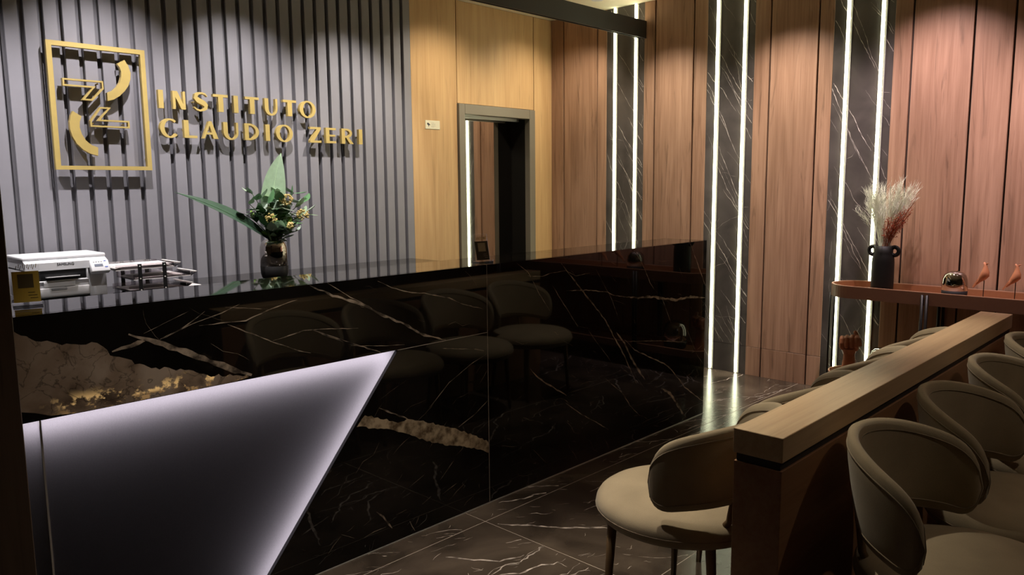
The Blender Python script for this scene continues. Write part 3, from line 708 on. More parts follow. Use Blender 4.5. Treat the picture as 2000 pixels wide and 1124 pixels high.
# low cabinet along the slatted wall, hidden behind the counter but carrying printer and vase
cz = 0.905
cb = thing('low_cabinet', 'long low cabinet against the slatted wall behind the counter', 'cabinet', (0, 0, 0))
G().box(0.35, 3.72, 4.06, 4.655, 0.06, cz - 0.03).build('body', 'black', cb)
G().box(0.33, 3.74, 4.04, 4.657, cz - 0.03, cz, 0.002, seg=1).build('cabinet_top', 'cmarble', cb)
for i in range(6):
    x = 0.36 + i * 0.559
    o = G().box(x, x + 0.553, 4.042, 4.059, 0.07, cz - 0.035, 0.002, seg=1).build('cabinet_door', 'beam', cb)
    G().box(x + 0.25, x + 0.30, 4.030, 4.042, 0.74, 0.75).build('handle', 'alu', o)

# ------------------------------------------------------------------ divider
dv = thing('seating_divider', 'long wooden half wall between the two rows of chairs', 'divider', (1.86, 0.9, 0))
L_ = 2.545
G().box(0, L_, -0.070, 0.068, 0.734, 0.801, 0.0015, seg=1).build('cap', 'divwood', dv)
G().box(0.006, L_ - 0.006, -0.062, 0.060, 0.711, 0.734).build('shadow_gap', 'gap', dv)
G().box(0.002, L_ - 0.002, -0.068, 0.066, 0.075, 0.711, 0.001, seg=1).build('body', 'divbody', dv)
G().box(0.006, L_ - 0.006, -0.064, 0.062, 0.0, 0.075).build('plinth', 'divbody', dv)

# ------------------------------------------------------------------ chairs
def shell(n=48):
    """wrap-round chair back: closed cross-sections lofted along an arc"""
    TA = R(81); loops = []
    for i in range(n + 1):
        u = -math.cos(math.pi * i / n) * 0.35 + (-1 + 2 * i / n) * 0.65
        th = u * TA
        au = abs(u)
        top = 0.770 - 0.096 * au ** 2.2
        bot = 0.508 - 0.038 * au ** 1.6
        s = max(0.0, (au - 0.76) / 0.24)
        k = (max(0.0, 1 - s ** 3.4)) ** 0.5
        mid = (top + bot) / 2 - 0.006 * s
        h = (top - bot) / 2 * max(k, 0.02)
        t = 0.020 * max(k ** 0.5, 0.15)
        cs = []
        m_ = 16
        for j in range(m_):
            a = 2 * math.pi * j / m_
            ca, sa = math.cos(a), math.sin(a)
            du = math.copysign(abs(ca) ** 0.45, ca) * t
            dz = math.copysign(abs(sa) ** 0.75, sa) * h
            z = mid + dz
            lean = (z - 0.60) * 0.18 * (1 - 0.45 * au)
            rx, ry = 0.272 + du + lean * 0.5, 0.278 + du + lean
            cs.append((rx * math.sin(th), -ry * math.cos(th), z))
        loops.append(cs)
    return loops
def loft(g, loops, closed_ends=True, mi=0):
    m_ = len(loops[0]); vs = [p for l in loops for p in l]; fs = []
    for i in range(len(loops) - 1):
        for j in range(m_): fs.append((i * m_ + j, i * m_ + (j + 1) % m_, (i + 1) * m_ + (j + 1) % m_, (i + 1) * m_ + j))
    if closed_ends: fs.append(tuple(range(m_ - 1, -1, -1))); fs.append(tuple((len(loops) - 1) * m_ + j for j in range(m_)))
    return g.add(vs, fs, mi, True)
def make_chair(name):
    t = thing(name, '', 'chair')
    g = G()
    prof = [(0.001, 0.360), (0.232, 0.360), (0.258, 0.363), (0.274, 0.372), (0.283, 0.386), (0.2855, 0.402), (0.283, 0.417), (0.275, 0.430), (0.260, 0.441), (0.235, 0.449), (0.19, 0.455), (0.10, 0.459), (0.001, 0.460)]
    g.lathe(prof, 56)
    st = g.build('seat', 'fabric', t)
    ring = [(0.2850 * math.cos(a), 0.2850 * math.sin(a), 0.398) for a in [2 * math.pi * i / 48 for i in range(49)]]
    G().tube(ring, 0.0018, 6, caps=False).build('piping', 'piping', st)
    lp = shell()
    bk = loft(G(), lp).build('backrest', 'fabric', t)
    for j in (2, 6):
        pts = [lp[i][j] for i in range(len(lp))]
        lo = [lp[i][14 if j == 2 else 10] for i in range(len(lp))]
        ringp = pts + lo[::-1] + [pts[0]]
        G().tube(ringp, 0.0024, 5, caps=False).build('piping', 'piping', bk)
    for sx in (-1, 1):
        G().tube([(sx * 0.195, 0.140, 0.380), (sx * 0.208, 0.158, 0.0)], [0.0165, 0.010], 14).build('leg', 'bronze', t)
        G().tube([(sx * 0.120, -0.252, 0.56), (sx * 0.125, -0.235, 0.45), (sx * 0.145, -0.185, 0.380), (sx * 0.175, -0.225, 0.0)], [0.010, 0.011, 0.0165, 0.010], 14).build('leg', 'bronze', t)
    return t
chair0 = make_chair('lounge_chair')
LEFT = [(2.156, 1.297, 0), (2.751, 1.296, 0), (3.346, 1.297, 0), (3.941, 1.296, 0)]
RIGHT = [(2.230, 0.470, 180), (2.825, 0.465, 180), (3.425, 0.460, 180), (4.03, 0.460, 180)]
LL = ['taupe chair facing the counter, nearest one beside the divider end', 'taupe chair facing the counter, second from the near divider end',
      'taupe chair facing the counter, third from the near divider end', 'taupe chair facing the counter, farthest along the divider']
RL = ['taupe chair behind the divider, nearest one at the lower right corner', 'taupe chair behind the divider, second from the near end',
      'taupe chair behind the divider, third from the near end', 'taupe chair behind the divider, farthest one at the right edge']
used = False
for spots, labs, grp in ((LEFT, LL, 'chairs facing the counter'), (RIGHT, RL, 'chairs behind the divider')):
    for (x, y, a), lab in zip(spots, labs):
        c = copy_tree(chair0) if used else chair0
        used = True
        c.location = (x, y, 0); c.rotation_euler = (0, 0, R(a)); c['label'] = lab; c['group'] = grp

# ------------------------------------------------------------------ wall emblem and lettering
YF, YK = 4.615, 4.640     # letter front, letter back (stand-offs behind)
lg = thing('wall_emblem', 'golden framed emblem with two outlined angular strokes and two arcs', 'emblem', (1.585, YK, 1.555))
def at(poly, dx=1.585, dz=1.555): return [(x - dx, z - dz) for x, z in poly]
g = G().prism(at([(1.334, 2.2235), (1.832, 2.2235), (1.832, 1.555), (1.334, 1.555)]), YF - YK, 0, 'XZ', 0, [at([(1.3595, 2.1985), (1.807, 2.1985), (1.807, 1.576), (1.3595, 1.576)])])
g.build('emblem_frame', 'gold', lg)
def inset(poly, d):
    n = len(poly); out = []
    ar = sum(poly[i][0] * poly[(i + 1) % n][1] - poly[(i + 1) % n][0] * poly[i][1] for i in range(n))
    sg = 1 if ar > 0 else -1
    for i in range(n):
        a, b, c = Vector(poly[i - 1]), Vector(poly[i]), Vector(poly[(i + 1) % n])
        d1_, d2_ = (b - a).normalized(), (c - b).normalized()
        n1, n2 = Vector((-d1_.y, d1_.x)) * sg, Vector((-d2_.y, d2_.x)) * sg
        bis = (n1 + n2); bis = bis / max(0.3, bis.length_squared / 2)
        q = b + bis * d; out.append((q.x, q.y))
    return out
Z1 = [(1.399, 2.0345), (1.601, 2.0345), (1.601, 1.992), (1.542, 1.926), (1.487, 1.926), (1.543, 1.9945), (1.399, 1.9945)]
Z2 = [(1.575, 1.895), (1.631, 1.895), (1.574, 1.8275), (1.724, 1.8275), (1.724, 1.7865), (1.520, 1.7865), (1.520, 1.819)]
for zz in (Z1, Z2): G().prism(at(zz), YF - YK, 0, 'XZ', 0, [at(inset(zz, 0.0085))]).build('outlined_stroke', 'gold', lg)
def arcpoly(cx, cz_, r0, r1, a0, a1, n=20):
    o = [(cx + r1 * math.cos(R(a0 + (a1 - a0) * i / n)), cz_ + r1 * math.sin(R(a0 + (a1 - a0) * i / n))) for i in range(n + 1)]
    return o + [(cx + r0 * math.cos(R(a1 + (a0 - a1) * i / n)), cz_ + r0 * math.sin(R(a1 + (a0 - a1) * i / n))) for i in range(n + 1)]
A1 = [(1.721, 2.159), (1.740, 2.128), (1.749, 2.092), (1.746, 2.058), (1.732, 2.020), (1.711, 1.990), (1.682, 1.961), (1.650, 1.940), (1.617, 1.929),
      (1.617, 1.974), (1.645, 1.987), (1.668, 2.008), (1.687, 2.036), (1.697, 2.066), (1.699, 2.095), (1.692, 2.117), (1.680, 2.135)]
A2 = [(1.438, 1.865), (1.425, 1.838), (1.417, 1.806), (1.417, 1.770), (1.426, 1.731), (1.444, 1.694), (1.474, 1.663), (1.508, 1.643), (1.547, 1.631), (1.550, 1.676), (1.519, 1.688), (1.491, 1.712), (1.473, 1.745), (1.465, 1.780), (1.468, 1.812), (1.479, 1.839)]
for aa in (A1, A2): G().prism(at(aa), YF - YK, 0, 'XZ').build('arc', 'gold', lg)
for x, z in ((1.346, 2.15), (1.346, 1.62), (1.819, 2.15), (1.819, 1.62), (1.42, 2.015), (1.58, 2.02), (1.70, 1.806), (1.54, 1.806), (1.72, 2.08), (1.64, 1.955), (1.44, 1.74), (1.52, 1.66)):
    G().tube([(x - 1.585, 0, z - 1.555), (x - 1.585, 0.032, z - 1.555)], 0.004, 8).build('standoff_pin', 'gold', lg)

T_, t_ = 0.27, 0.125
def rect(x0, x1, z0, z1): return [(x0, z0), (x1, z0), (x1, z1), (x0, z1)]
def ell(cx, cz_, rx, rz, a0=0, a1=360, n=36): return [(cx + rx * math.cos(R(a0 + (a1 - a0) * i / n)), cz_ + rz * math.sin(R(a0 + (a1 - a0) * i / n))) for i in range(n + (0 if a1 - a0 >= 360 else 1))]
def letter(ch, w):
    """list of (outline, holes) in cap-height units"""
    if ch == 'I': return [(rect(0, w, 0, 1), [])]
    if ch == 'N': return [(rect(0, 0.15, 0, 1), []), (rect(w - 0.13, w, 0, 1), []), ([(0, 1), (0.27, 1), (w, 0), (w - 0.25, 0)], [])]
    if ch == 'T': return [(rect(0, w, 1 - 0.15, 1), []), (rect(w / 2 - 0.15, w / 2 + 0.15, 0, 0.86), [])]
    if ch == 'L': return [(rect(0, T_, 0, 1), []), (rect(T_ - 0.01, w, 0, 0.14), [])]
    if ch == 'E': return [(rect(0, T_, 0, 1), []), (rect(T_ - 0.01, w, 0, 0.14), []), (rect(T_ - 0.01, w * 0.94, 0.44, 0.56), []), (rect(T_ - 0.01, w, 0.86, 1), [])]
    if ch == 'Z': return [(rect(0, w, 0, 0.14), []), (rect(0.02, w, 0.86, 1), []), ([(0, 0.13), (0.30, 0.13), (w, 0.87), (w - 0.30, 0.87)], [])]
    if ch == 'A':
        c = w * 0.48
        return [([(0, 0), (0.13, 0), (c + 0.03, 0.86), (c - 0.05, 1)], []), ([(w - 0.29, 0), (w, 0), (c + 0.12, 1), (c - 0.06, 1), (c - 0.03, 0.82)], []), (rect(0.17, w - 0.2, 0.24, 0.36), [])]
    if ch == 'O': return [(ell(w / 2, 0.5, w / 2, 0.54), [ell(w / 2 + 0.01, 0.5, w / 2 - 0.25, 0.44)[::-1]])]
    if ch == 'C':
        o = ell(0.54, 0.5, 0.54, 0.54, 48, 318); i = ell(0.58, 0.5, 0.33, 0.44, 318 - 12, 48 + 12) if False else ell(0.57, 0.5, 0.32, 0.44, 44, 322)[::-1]
        k = w / 0.96
        return [([(x * k, z) for x, z in o + i], [])]
    if ch == 'U':
        o = [(0, 1), (0, 0.42)] + ell(w / 2, 0.42, w / 2, 0.45, 180, 360, 20) + [(w, 0.42), (w, 1), (w - 0.14, 1), (w - 0.14, 0.42)]
        cx_ = (0.26 + w - 0.14) / 2
        i = ell(cx_, 0.40, (w - 0.14 - 0.26) / 2, 0.33, 0, -180, 20)
        return [(o + i + [(0.26, 1)], [])]
    if ch == 'D':
        o = [(0, 0), (0.3, 0)] + ell(0.30, 0.5, w - 0.30, 0.5, -90, 90, 24) + [(0, 1)]
        h = [(0.26, 0.12), (0.32, 0.12)] + ell(0.32, 0.5, w - 0.30 - 0.24, 0.38, -90, 90, 20) + [(0.26, 0.88)]
        return [(o, [h[::-1]])]
    if ch == 'R':
        o = [(0, 0), (T_, 0), (T_, 0.40), (0.36, 0.40)] + ell(0.38, 0.70, w - 0.46, 0.30, -90, 90, 20) + [(0, 1)]
        h = [(T_ - 0.01, 0.52), (0.38, 0.52)] + ell(0.38, 0.70, w - 0.46 - 0.20, 0.18, -90, 90, 16) + [(T_ - 0.01, 0.88)]
        return [(o, [h[::-1]]), ([(0.34, 0.42), (0.56, 0.42), (w + 0.02, 0), (w - 0.28, 0)], [])]
    if ch == 'S':
        c = [(0.93, 0.82), (0.80, 0.95), (0.58, 1.0), (0.36, 0.97), (0.20, 0.86), (0.18, 0.72), (0.30, 0.60), (0.50, 0.51), (0.70, 0.42), (0.82, 0.30), (0.80, 0.15), (0.64, 0.05), (0.44, 0.0), (0.22, 0.05), (0.05, 0.18)]
        wd = [0.05, 0.09, 0.10, 0.14, 0.22, 0.27, 0.29, 0.30, 0.29, 0.27, 0.22, 0.14, 0.10, 0.10, 0.06]
        k = w / 0.98; l = []; r = []
        for i, p in enumerate(c):
            a, b = Vector(c[max(0, i - 1)]), Vector(c[min(len(c) - 1, i + 1)]); d = (b - a).normalized(); n_ = Vector((-d.y, d.x))
            l.append(((p[0] + n_.x * wd[i] / 2) * k, p[1] + n_.y * wd[i] / 2)); r.append(((p[0] - n_.x * wd[i] / 2) * k, p[1] - n_.y * wd[i] / 2))
        return [([l[i], l[i + 1], r[i + 1], r[i]], []) for i in range(len(c) - 1)]
LINE1 = [('I', 1.893, 1.921), ('N', 1.975, 2.049), ('S', 2.096, 2.188), ('T', 2.219, 2.313), ('I', 2.349, 2.378), ('T', 2.424, 2.518), ('U', 2.556, 2.646), ('T', 2.686, 2.782), ('O', 2.806, 2.927)]
LINE2 = [('C', 1.891, 1.992), ('L', 2.031, 2.109), ('A', 2.141, 2.239), ('U', 2.274, 2.370), ('D', 2.412, 2.508), ('I', 2.554, 2.583), ('O', 2.627, 2.748), ('Z', 2.876, 2.961), ('E', 2.999, 3.079), ('R', 3.125, 3.220), ('I', 3.268, 3.297)]
wl = thing('wall_lettering', 'golden raised letters INSTITUTO CLAUDIO ZERI on the grey slatted wall', 'lettering', (2.6, YK, 1.745))
for line, bz in ((LINE1, 1.910), (LINE2, 1.7465)):
    h = 0.1035
    for ch, x0, x1 in line:
        g = G()
        for k_, (o, hs) in enumerate(letter(ch, (x1 - x0) / h)):
            g.prism([(x0 + x * h - 2.6, bz + z * h - 1.745) for x, z in o], YF - YK + 0.0001 * k_, 0, 'XZ', 0, [[(x0 + x * h - 2.6, bz + z * h - 1.745) for x, z in hh] for hh in hs])
        xm = x0 + ((x1 - x0) * 0.5 if ch in 'ITAZ' else (x1 - x0) * 0.15) - 2.6
        g.tube([(xm, 0, bz + 0.05 - 1.745), (xm, 0.032, bz + 0.05 - 1.745)], 0.004, 8)
        g.build('letter', 'gold', wl)

# small plate on the yellow wood
pl = thing('wall_plate', 'small ivory plate with a dark leaf mark on the yellow wood panel', 'plate', (4.0, YB - 0.012, 1.92))
G().box(-0.073, 0.073, -0.004, 0, -0.033, 0.033, 0.001, seg=1).build('plate', 'plate', pl)
g = G().prism([(-0.058, 0.012), (-0.045, 0.014), (-0.030, 0.004), (-0.024, -0.004), (-0.036, -0.004), (-0.042, -0.018), (-0.045, -0.006), (-0.056, 0.002)], -0.0046, -0.004, 'XZ')
for i, ww in enumerate((0.03, 0.045, 0.04, 0.045, 0.03)): g.box(-0.016, -0.016 + ww, -0.0044, -0.004, 0.014 - i * 0.008, 0.0150 - i * 0.008)
g.build('plate_print', 'ink', pl)

# ------------------------------------------------------------------ printer
def text_mesh(body, size, depth=0.0004):
    cu = bpy.data.curves.new('txt', 'FONT'); cu.body = body; cu.size = size; cu.extrude = depth; cu.align_x = 'CENTER'
    o = bpy.data.objects.new('txt', cu); COL.objects.link(o)
    dg = bpy.context.evaluated_depsgraph_get()
    me = bpy.data.meshes.new_from_object(o.evaluated_get(dg))
    bpy.data.objects.remove(o); bpy.data.curves.remove(cu)
    return me
pr = thing('printer', 'white multifunction printer on the cabinet behind the counter', 'printer', (1.062, 4.27, cz))
g = G()
g.box(0, 0.285, 0.012, 0.30, 0.012, 0.165, 0.008, seg=2)                         # paper end body
g.box(0.285, 0.372, 0.018, 0.30, 0.0, 0.165, 0.008, seg=2)
g.build('body', 'white', pr)
G().box(0.01, 0.28, 0.02, 0.28, 0.0, 0.013).build('base', 'blackp', pr)
G().prism([(0.0, 0.150), (0.0, 0.188), (0.03, 0.200), (0.30, 0.205), (0.305, 0.150)], 0, 0.372, 'YZ').build('scanner_housing', 'white', pr)
G().box(-0.004, 0.376, 0.028, 0.302, 0.200, 0.219, 0.006).build('scanner_lid', 'white', pr)
G().box(0.028, 0.272, 0.003, 0.020, 0.098, 0.155, 0.006).build('output_slot', 'blackp', pr)
g = G(); g.box(0.020, 0.280, 0.001, 0.012, 0.155, 0.164, 0.003).box(0.020, 0.029, 0.001, 0.012, 0.094, 0.158, 0.003).box(0.271, 0.280, 0.001, 0.012, 0.094, 0.158, 0.003).box(0.020, 0.280, 0.001, 0.012, 0.090, 0.099, 0.003)
g.build('slot_frame', 'white', pr)
G().box(0.085, 0.235, -0.03, 0.02, 0.112, 0.117, 0.001, seg=1, T=Matrix.Rotation(R(-6), 4, 'X')).build('paper_rest', 'offwhite', pr)
G().box(0.075, 0.215, -0.002, 0.012, 0.066, 0.092, 0.002, seg=1).build('flap', 'offwhite', pr)
fd = G().box(0.004, 0.281, -0.004, 0.013, 0.018, 0.064, 0.004).build('tray_front', 'offwhite', pr)
G().box(0.105, 0.175, -0.006, -0.003, 0.050, 0.062, 0.0015, seg=1).build('handle', 'greyp', fd)
Tp = Matrix.Translation((0.287, 0.0, 0.118)) @ Matrix.Rotation(R(-28), 4, 'X')
cp = G().box(0, 0.090, -0.035, 0.0, -0.005, 0.062, 0.006, T=Tp).build('control_panel', 'white', pr)
G().box(0.018, 0.058, -0.036, -0.034, 0.022, 0.036, T=Tp).build('display', 'lcd', cp)
g = G()
for i in range(4): g.box(0.014 + i * 0.012, 0.021 + i * 0.012, -0.0362, -0.034, 0.046, 0.050, T=Tp)
g.build('button', 'greyp', cp)
g = G().box(0.066, 0.080, -0.0362, -0.034, 0.016, 0.021, T=Tp).box(0.066, 0.076, -0.0362, -0.034, 0.050, 0.054, T=Tp)
g.build('button', 'blue', cp)
me = text_mesh('SAMSUNG', 0.017); me.materials.append(M['ink'])
o = link('printed_name', me, pr); o.rotation_euler = (R(90), 0, 0); o.location = (0.178, -0.0006, 0.172); 

# ------------------------------------------------------------------ document trays and papers
dt = thing('document_tray', 'clear three-tier document tray with black posts beside the printer', 'document tray', (1.478, 4.20, cz))
for i, (sx, z) in enumerate(((0.03, 0.012), (0.055, 0.072), (-0.03, 0.128))):
    g = G()
    g.box(sx, sx + 0.30, 0, 0.235, z, z + 0.003).box(sx, sx + 0.30, 0, 0.003, z, z + 0.028).box(sx, sx + 0.30, 0.232, 0.235, z, z + 0.028)
    g.prism([(sx + 0.30, z), (sx + 0.335, z + 0.022), (sx + 0.337, z + 0.020), (sx + 0.302, z - 0.002)], 0, 0.235, 'XZ')
    tr = g.build('tray', 'acrylic_s', dt)
    G().box(sx, sx + 0.30, -0.0012, 0.0002, z - 0.0005, z + 0.003).box(sx + 0.326, sx + 0.337, 0.0, 0.235, z + 0.0195, z + 0.0225).build('tray_edge', 'paper', tr)
for x in (0.088, 0.215):
    for y in (-0.007, 0.237):
        o = G().box(-0.010, 0.010, 0, 0.005, 0, 0.156, 0.001, seg=1).build('post', 'blackp', dt); o.location = (x, y, 0)
        g = G()
        for z in (0.018, 0.078, 0.143): g.lathe([(0.0045, -0.0015), (0.0035, 0.001), (0.0005, 0.0018)], 10, T=Matrix.Translation((0, -0.0005, z)) @ Matrix.Rotation(R(90), 4, 'X'))
        g.build('screw', 'alu', o)
for (x, y, z, n, w_, lab) in ((1.470, 4.215, cz + 0.1315, 7, 0.26, 'loose paper stack on the top tier of the document tray'),
                             (1.555, 4.215, cz + 0.0755, 4, 0.24, 'loose paper stack on the middle tier of the document tray'),
                             (1.525, 4.215, cz + 0.0155, 3, 0.235, 'loose paper stack on the bottom tier of the document tray')):
    g = G(); rn = random.Random(int(x * 1000))
    for i in range(n):
        g.box(0, w_, 0, 0.20, 0, 0.0012, T=Matrix.Translation((rn.uniform(-0.012, 0.02), rn.uniform(0, 0.008), i * 0.0022)) @ Matrix.Rotation(R(rn.uniform(-2, 2)), 4, 'Z') @ Matrix.Rotation(R(rn.uniform(0, 0.5)), 4, 'X'))
    o = g.build('paper_stack', 'paper'); o.location = (x, y, z); tag(o, lab, 'paper', 'papers in the document tray')
tag(G().box(1.79, 1.93, 4.22, 4.42, cz, cz + 0.004).build('paper_sheet', 'paper'), 'white paper sheet lying on the cabinet right of the document tray', 'paper')

# ------------------------------------------------------------------ card holders on the counter top
def holder(label, loc, rz, wid, hgt, cardm, lean):
    t = thing('card_holder', label, 'card holder', loc, rz, 'acrylic card holders on the counter')
    Tl = Matrix.Rotation(R(-lean), 4, 'X')
    G().box(-wid / 2 - 0.004, wid / 2 + 0.004, -0.020, 0.055, 0.0, 0.006, 0.001, seg=1).box(-wid / 2 - 0.004, wid / 2 + 0.004, -0.022, -0.018, 0.0, 0.014).build('base', 'acrylic', t)
    G().box(-wid / 2 - 0.003, wid / 2 + 0.003, 0.0035, 0.0065, 0.006, hgt + 0.035, T=Tl).build('sheet', 'acrylic', t)
    c = G().box(-wid / 2, wid / 2, 0.0, 0.003, 0.012, hgt, T=Tl).build('card', cardm, t)
    G().box(-wid * 0.30, wid * 0.28, -0.0004, 0.0, hgt * 0.52, hgt * 0.92, T=Tl).build('printed_square', 'cardprint' if cardm == 'card' else 'cardpale', c)
    g = G()
    for i, (a, b) in enumerate(((0.05, 0.30), (0.05, 0.38), (0.12, 0.40))): g.box(wid * a, wid * b, -0.0004, 0.0, hgt * (0.38 - 0.08 * i), hgt * (0.395 - 0.08 * i), T=Tl)
    g.build('printed_lines', 'cardprint' if cardm == 'card' else 'cardpale', c)
    g = G()
    for i in range(5):
        x = -wid * 0.35 + i * wid * 0.16
        g.tube([(x, 0.002, hgt + 0.006), (x + 0.004, 0.002, hgt + 0.018), (x + 0.008, 0.002, hgt + 0.010), (x + 0.010, 0.002, hgt + 0.022)], 0.0011, 5, T=Tl)
    g.build('golden_script', 'gold', t)
holder('acrylic holder with a yellow card beside the pillar and printer', (0.66, 2.655, CT), R(-12), 0.070, 0.105, 'card', 12)
holder('acrylic holder with a dark card before the lift door', (2.452, 2.53, CT), R(-14), 0.066, 0.098, 'carddark', 14)

# ------------------------------------------------------------------ flower vase and plant
VX, VY = 2.393, 4.30
vs_ = thing('flower_vase', 'smoky mirrored vase with a dark matt base holding green leaves', 'vase', (VX, VY, cz))
G().lathe([(0.001, 0.0), (0.066, 0.0), (0.074, 0.006), (0.080, 0.03), (0.0815, 0.075)], 48).build('vase_base', 'mattdark', vs_)
G().lathe([(0.0815, 0.0752), (0.0815, 0.16), (0.079, 0.19), (0.072, 0.212), (0.060, 0.226), (0.052, 0.231), (0.048, 0.230), (0.050, 0.222), (0.062, 0.20), (0.070, 0.16), (0.070, 0.0752)], 48).build('vase_body', 'smoke', vs_)
pt = thing('plant_arrangement', 'green leaf arrangement with two long strap leaves and ochre flower heads', 'plant', (VX, VY, cz + 0.22))
def leaf_geo(path, widths, normal, fold=0.15, mi=0, n=2):
    """leaf blade along a path with a raised centre line, thickness from two sides"""
    g = G(); P = [Vector(p) for p in path]; vs = []; fs = []
    for i, p in enumerate(P):
        t = (P[min(i + 1, len(P) - 1)] - P[max(i - 1, 0)]).normalized()
        s = t.cross(Vector(normal)).normalized(); u = s.cross(t).normalized()
        for q in (-1, -0.5, 0, 0.5, 1): vs.append(p + s * q * widths[i] + u * abs(q) * fold * widths[i])
    for i in range(len(P) - 1):
        for j in range(4): fs.append((i * 5 + j, i * 5 + j + 1, i * 5 + 6 + j, i * 5 + 5 + j))
    o = len(vs); back = []
    for i, p in enumerate(P):
        t = (P[min(i + 1, len(P) - 1)] - P[max(i - 1, 0)]).normalized()
        s = t.cross(Vector(normal)).normalized(); u = s.cross(t).normalized()
        for j in range(5): back.append(vs[i * 5 + j] - u * 0.0006)
    fs2 = [tuple(o + k for k in reversed(f)) for f in fs]
    g.add(vs + back, fs + fs2, mi, True)
    return g
# upright strap leaf
def bez(a, b, c, n): return [((1 - t) ** 2 * Vector(a) + 2 * t * (1 - t) * Vector(b) + t * t * Vector(c)) for t in [i / n for i in range(n + 1)]]
pp = bez((-0.01, 0.0, -0.05), (0.0, 0.02, 0.30), (0.098, 0.03, 0.532), 16)
wd = [0.012, 0.016, 0.026, 0.038, 0.050, 0.060, 0.067, 0.071, 0.072, 0.070, 0.066, 0.060, 0.052, 0.042, 0.030, 0.016, 0.001]
lf = leaf_geo(pp, wd, (-0.30, -0.95, 0.1), 0.20).build('strap_leaf', 'leafpale', pt, fix=False)
G().tube([p + Vector((0.0, -0.0015, 0)) for p in pp], [0.003 * (1 - i / 17) + 0.0006 for i in range(17)], 6).build('leaf_rib', 'rib', lf)
pp = bez((-0.01, -0.01, 0.0), (-0.25, -0.06, 0.19), (-0.585, -0.02, 0.305), 16)
wd = [0.008, 0.018, 0.028, 0.036, 0.042, 0.046, 0.048, 0.048, 0.046, 0.043, 0.039, 0.034, 0.028, 0.021, 0.014, 0.007, 0.001]
lf = leaf_geo(pp, wd, (0.10, -0.66, 0.70), 0.22).build('strap_leaf', 'strapdark', pt, fix=False)
G().tube([p + Vector((0.0, -0.001, 0.001)) for p in pp], [0.003 * (1 - i / 17) + 0.0006 for i in range(17)], 6).build('leaf_rib', 'leaf', lf)
# small leaves on stems
def small_leaf(L0, W): return leaf_geo([(0, 0, L0 * t_) for t_ in (0, 0.15, 0.35, 0.55, 0.75, 0.9, 1)], [W * k_ for k_ in (0.15, 0.6, 0.95, 1.0, 0.75, 0.4, 0.03)], (0, -1, 0.0), 0.25)
protos = []
for mt_ in ('leaf', 'leafsilver', 'leaflime', 'leafpale', 'leaf'):
    o = small_leaf(0.088, 0.026).build('leaf', mt_, pt, fix=False); protos.append(o.data); bpy.data.objects.remove(o)
rn = random.Random(21)
sg = G()
twigs = [(-0.13, -0.02, 0.29), (-0.17, 0.0, 0.17), (-0.15, -0.02, 0.23), (-0.05, -0.05, 0.23), (0.02, -0.06, 0.25), (0.11, -0.05, 0.22), (0.19, -0.02, 0.23), (0.17, 0.03, 0.29), (0.06, 0.02, 0.30), (-0.02, -0.08, 0.14), (0.08, -0.09, 0.12), (0.15, -0.06, 0.15), (-0.09, -0.07, 0.14), (0.0, 0.03, 0.27), (0.20, -0.03, 0.17), (0.03, -0.10, 0.08), (-0.05, -0.09, 0.07), (0.11, -0.08, 0.06), (0.13, 0.0, 0.10), (-0.08, -0.02, 0.20)]
for tx, ty, tz in twigs:
    path = bez((rn.uniform(-0.02, 0.02), rn.uniform(-0.02, 0.02), -0.03), (tx * 0.35, ty * 0.35, tz * 0.65), (tx, ty, tz), 6)
    sg.tube(path, 0.0022, 5)
    for i in range(2, 7):
        for side in (0, 1):
            if rn.random() < 0.08: continue
            o = link('leaf', protos[rn.choice([0, 1, 1, 2, 3, 4, 3, 4])], pt)
            o.location = path[i]
            d = Vector((rn.uniform(-1, 1), rn.uniform(-1, 0.35), rn.uniform(-0.25, 0.9))).normalized()
            q = d.to_track_quat('Z', 'Y'); o.rotation_mode = 'QUATERNION'; o.rotation_quaternion = q
            s_ = rn.uniform(0.6, 1.15); o.scale = (s_, s_, s_)
sg.build('stems', 'stem', pt)
for cx_, cy_, cz2, rr in ((0.050, -0.085, 0.255, 0.046), (0.165, -0.08, 0.160, 0.042), (-0.055, -0.09, 0.145, 0.036), (0.05, -0.12, 0.10, 0.022)):
    g = G()
    for i in range(70):
        d = Vector((rn.gauss(0, 1), rn.gauss(0, 1), rn.gauss(0, 1))).normalized() * rr * rn.uniform(0.6, 1.0)
        p = Vector((cx_, cy_, cz2)) + Vector((d.x, d.y, d.z * 0.85)); r_ = rn.uniform(0.004, 0.0072)
        g.lathe([(0.0005, -r_), (r_ * 0.8, -r_ * 0.6), (r_, 0), (r_ * 0.8, r_ * 0.6), (0.0005, r_)], 6, c=p)
    g.build('flower_head', 'flower', pt)

# ------------------------------------------------------------------ console table
TX0, TX1, TZ = 5.035, 5.385, 0.792
tb = thing('console_table', 'tan leather tray console table with black legs against the wood wall', 'table', (5.21, 0.75, 0))
hw = (TX1 - TX0) / 2; YE = 2.018 - hw - 0.75; YS_ = -1.3
def stadium(r, n=24):
    return [(r * math.cos(R(a)), YE + r * math.sin(R(a))) for a in [180 * i / n for i in range(n + 1)]] + [(r * math.cos(R(a)), YS_ + r * math.sin(R(a))) for a in [180 + 180 * i / n for i in range(n + 1)]]
def traypart(zb, zt_, zf, par):
    bd = G().prism(stadium(hw - 0.012), zb, zf, 'XY').build('tray_floor', 'tan', par)
    g = G().prism(stadium(hw), zb, zt_ - 0.004, 'XY', 0, [stadium(hw - 0.010)[::-1]])
    g.build('tray_rim', 'tandark', par)
    G().prism(stadium(hw - 0.0005), zt_ - 0.004, zt_, 'XY', 0, [stadium(hw - 0.0095)[::-1]]).build('rim_edge', 'tanedge', par)
    G().prism(stadium(hw - 0.010), zf + 0.0005, zt_ - 0.005, 'XY', 0, [stadium(hw - 0.0125)[::-1]]).build('rim_lining', 'tan', par)
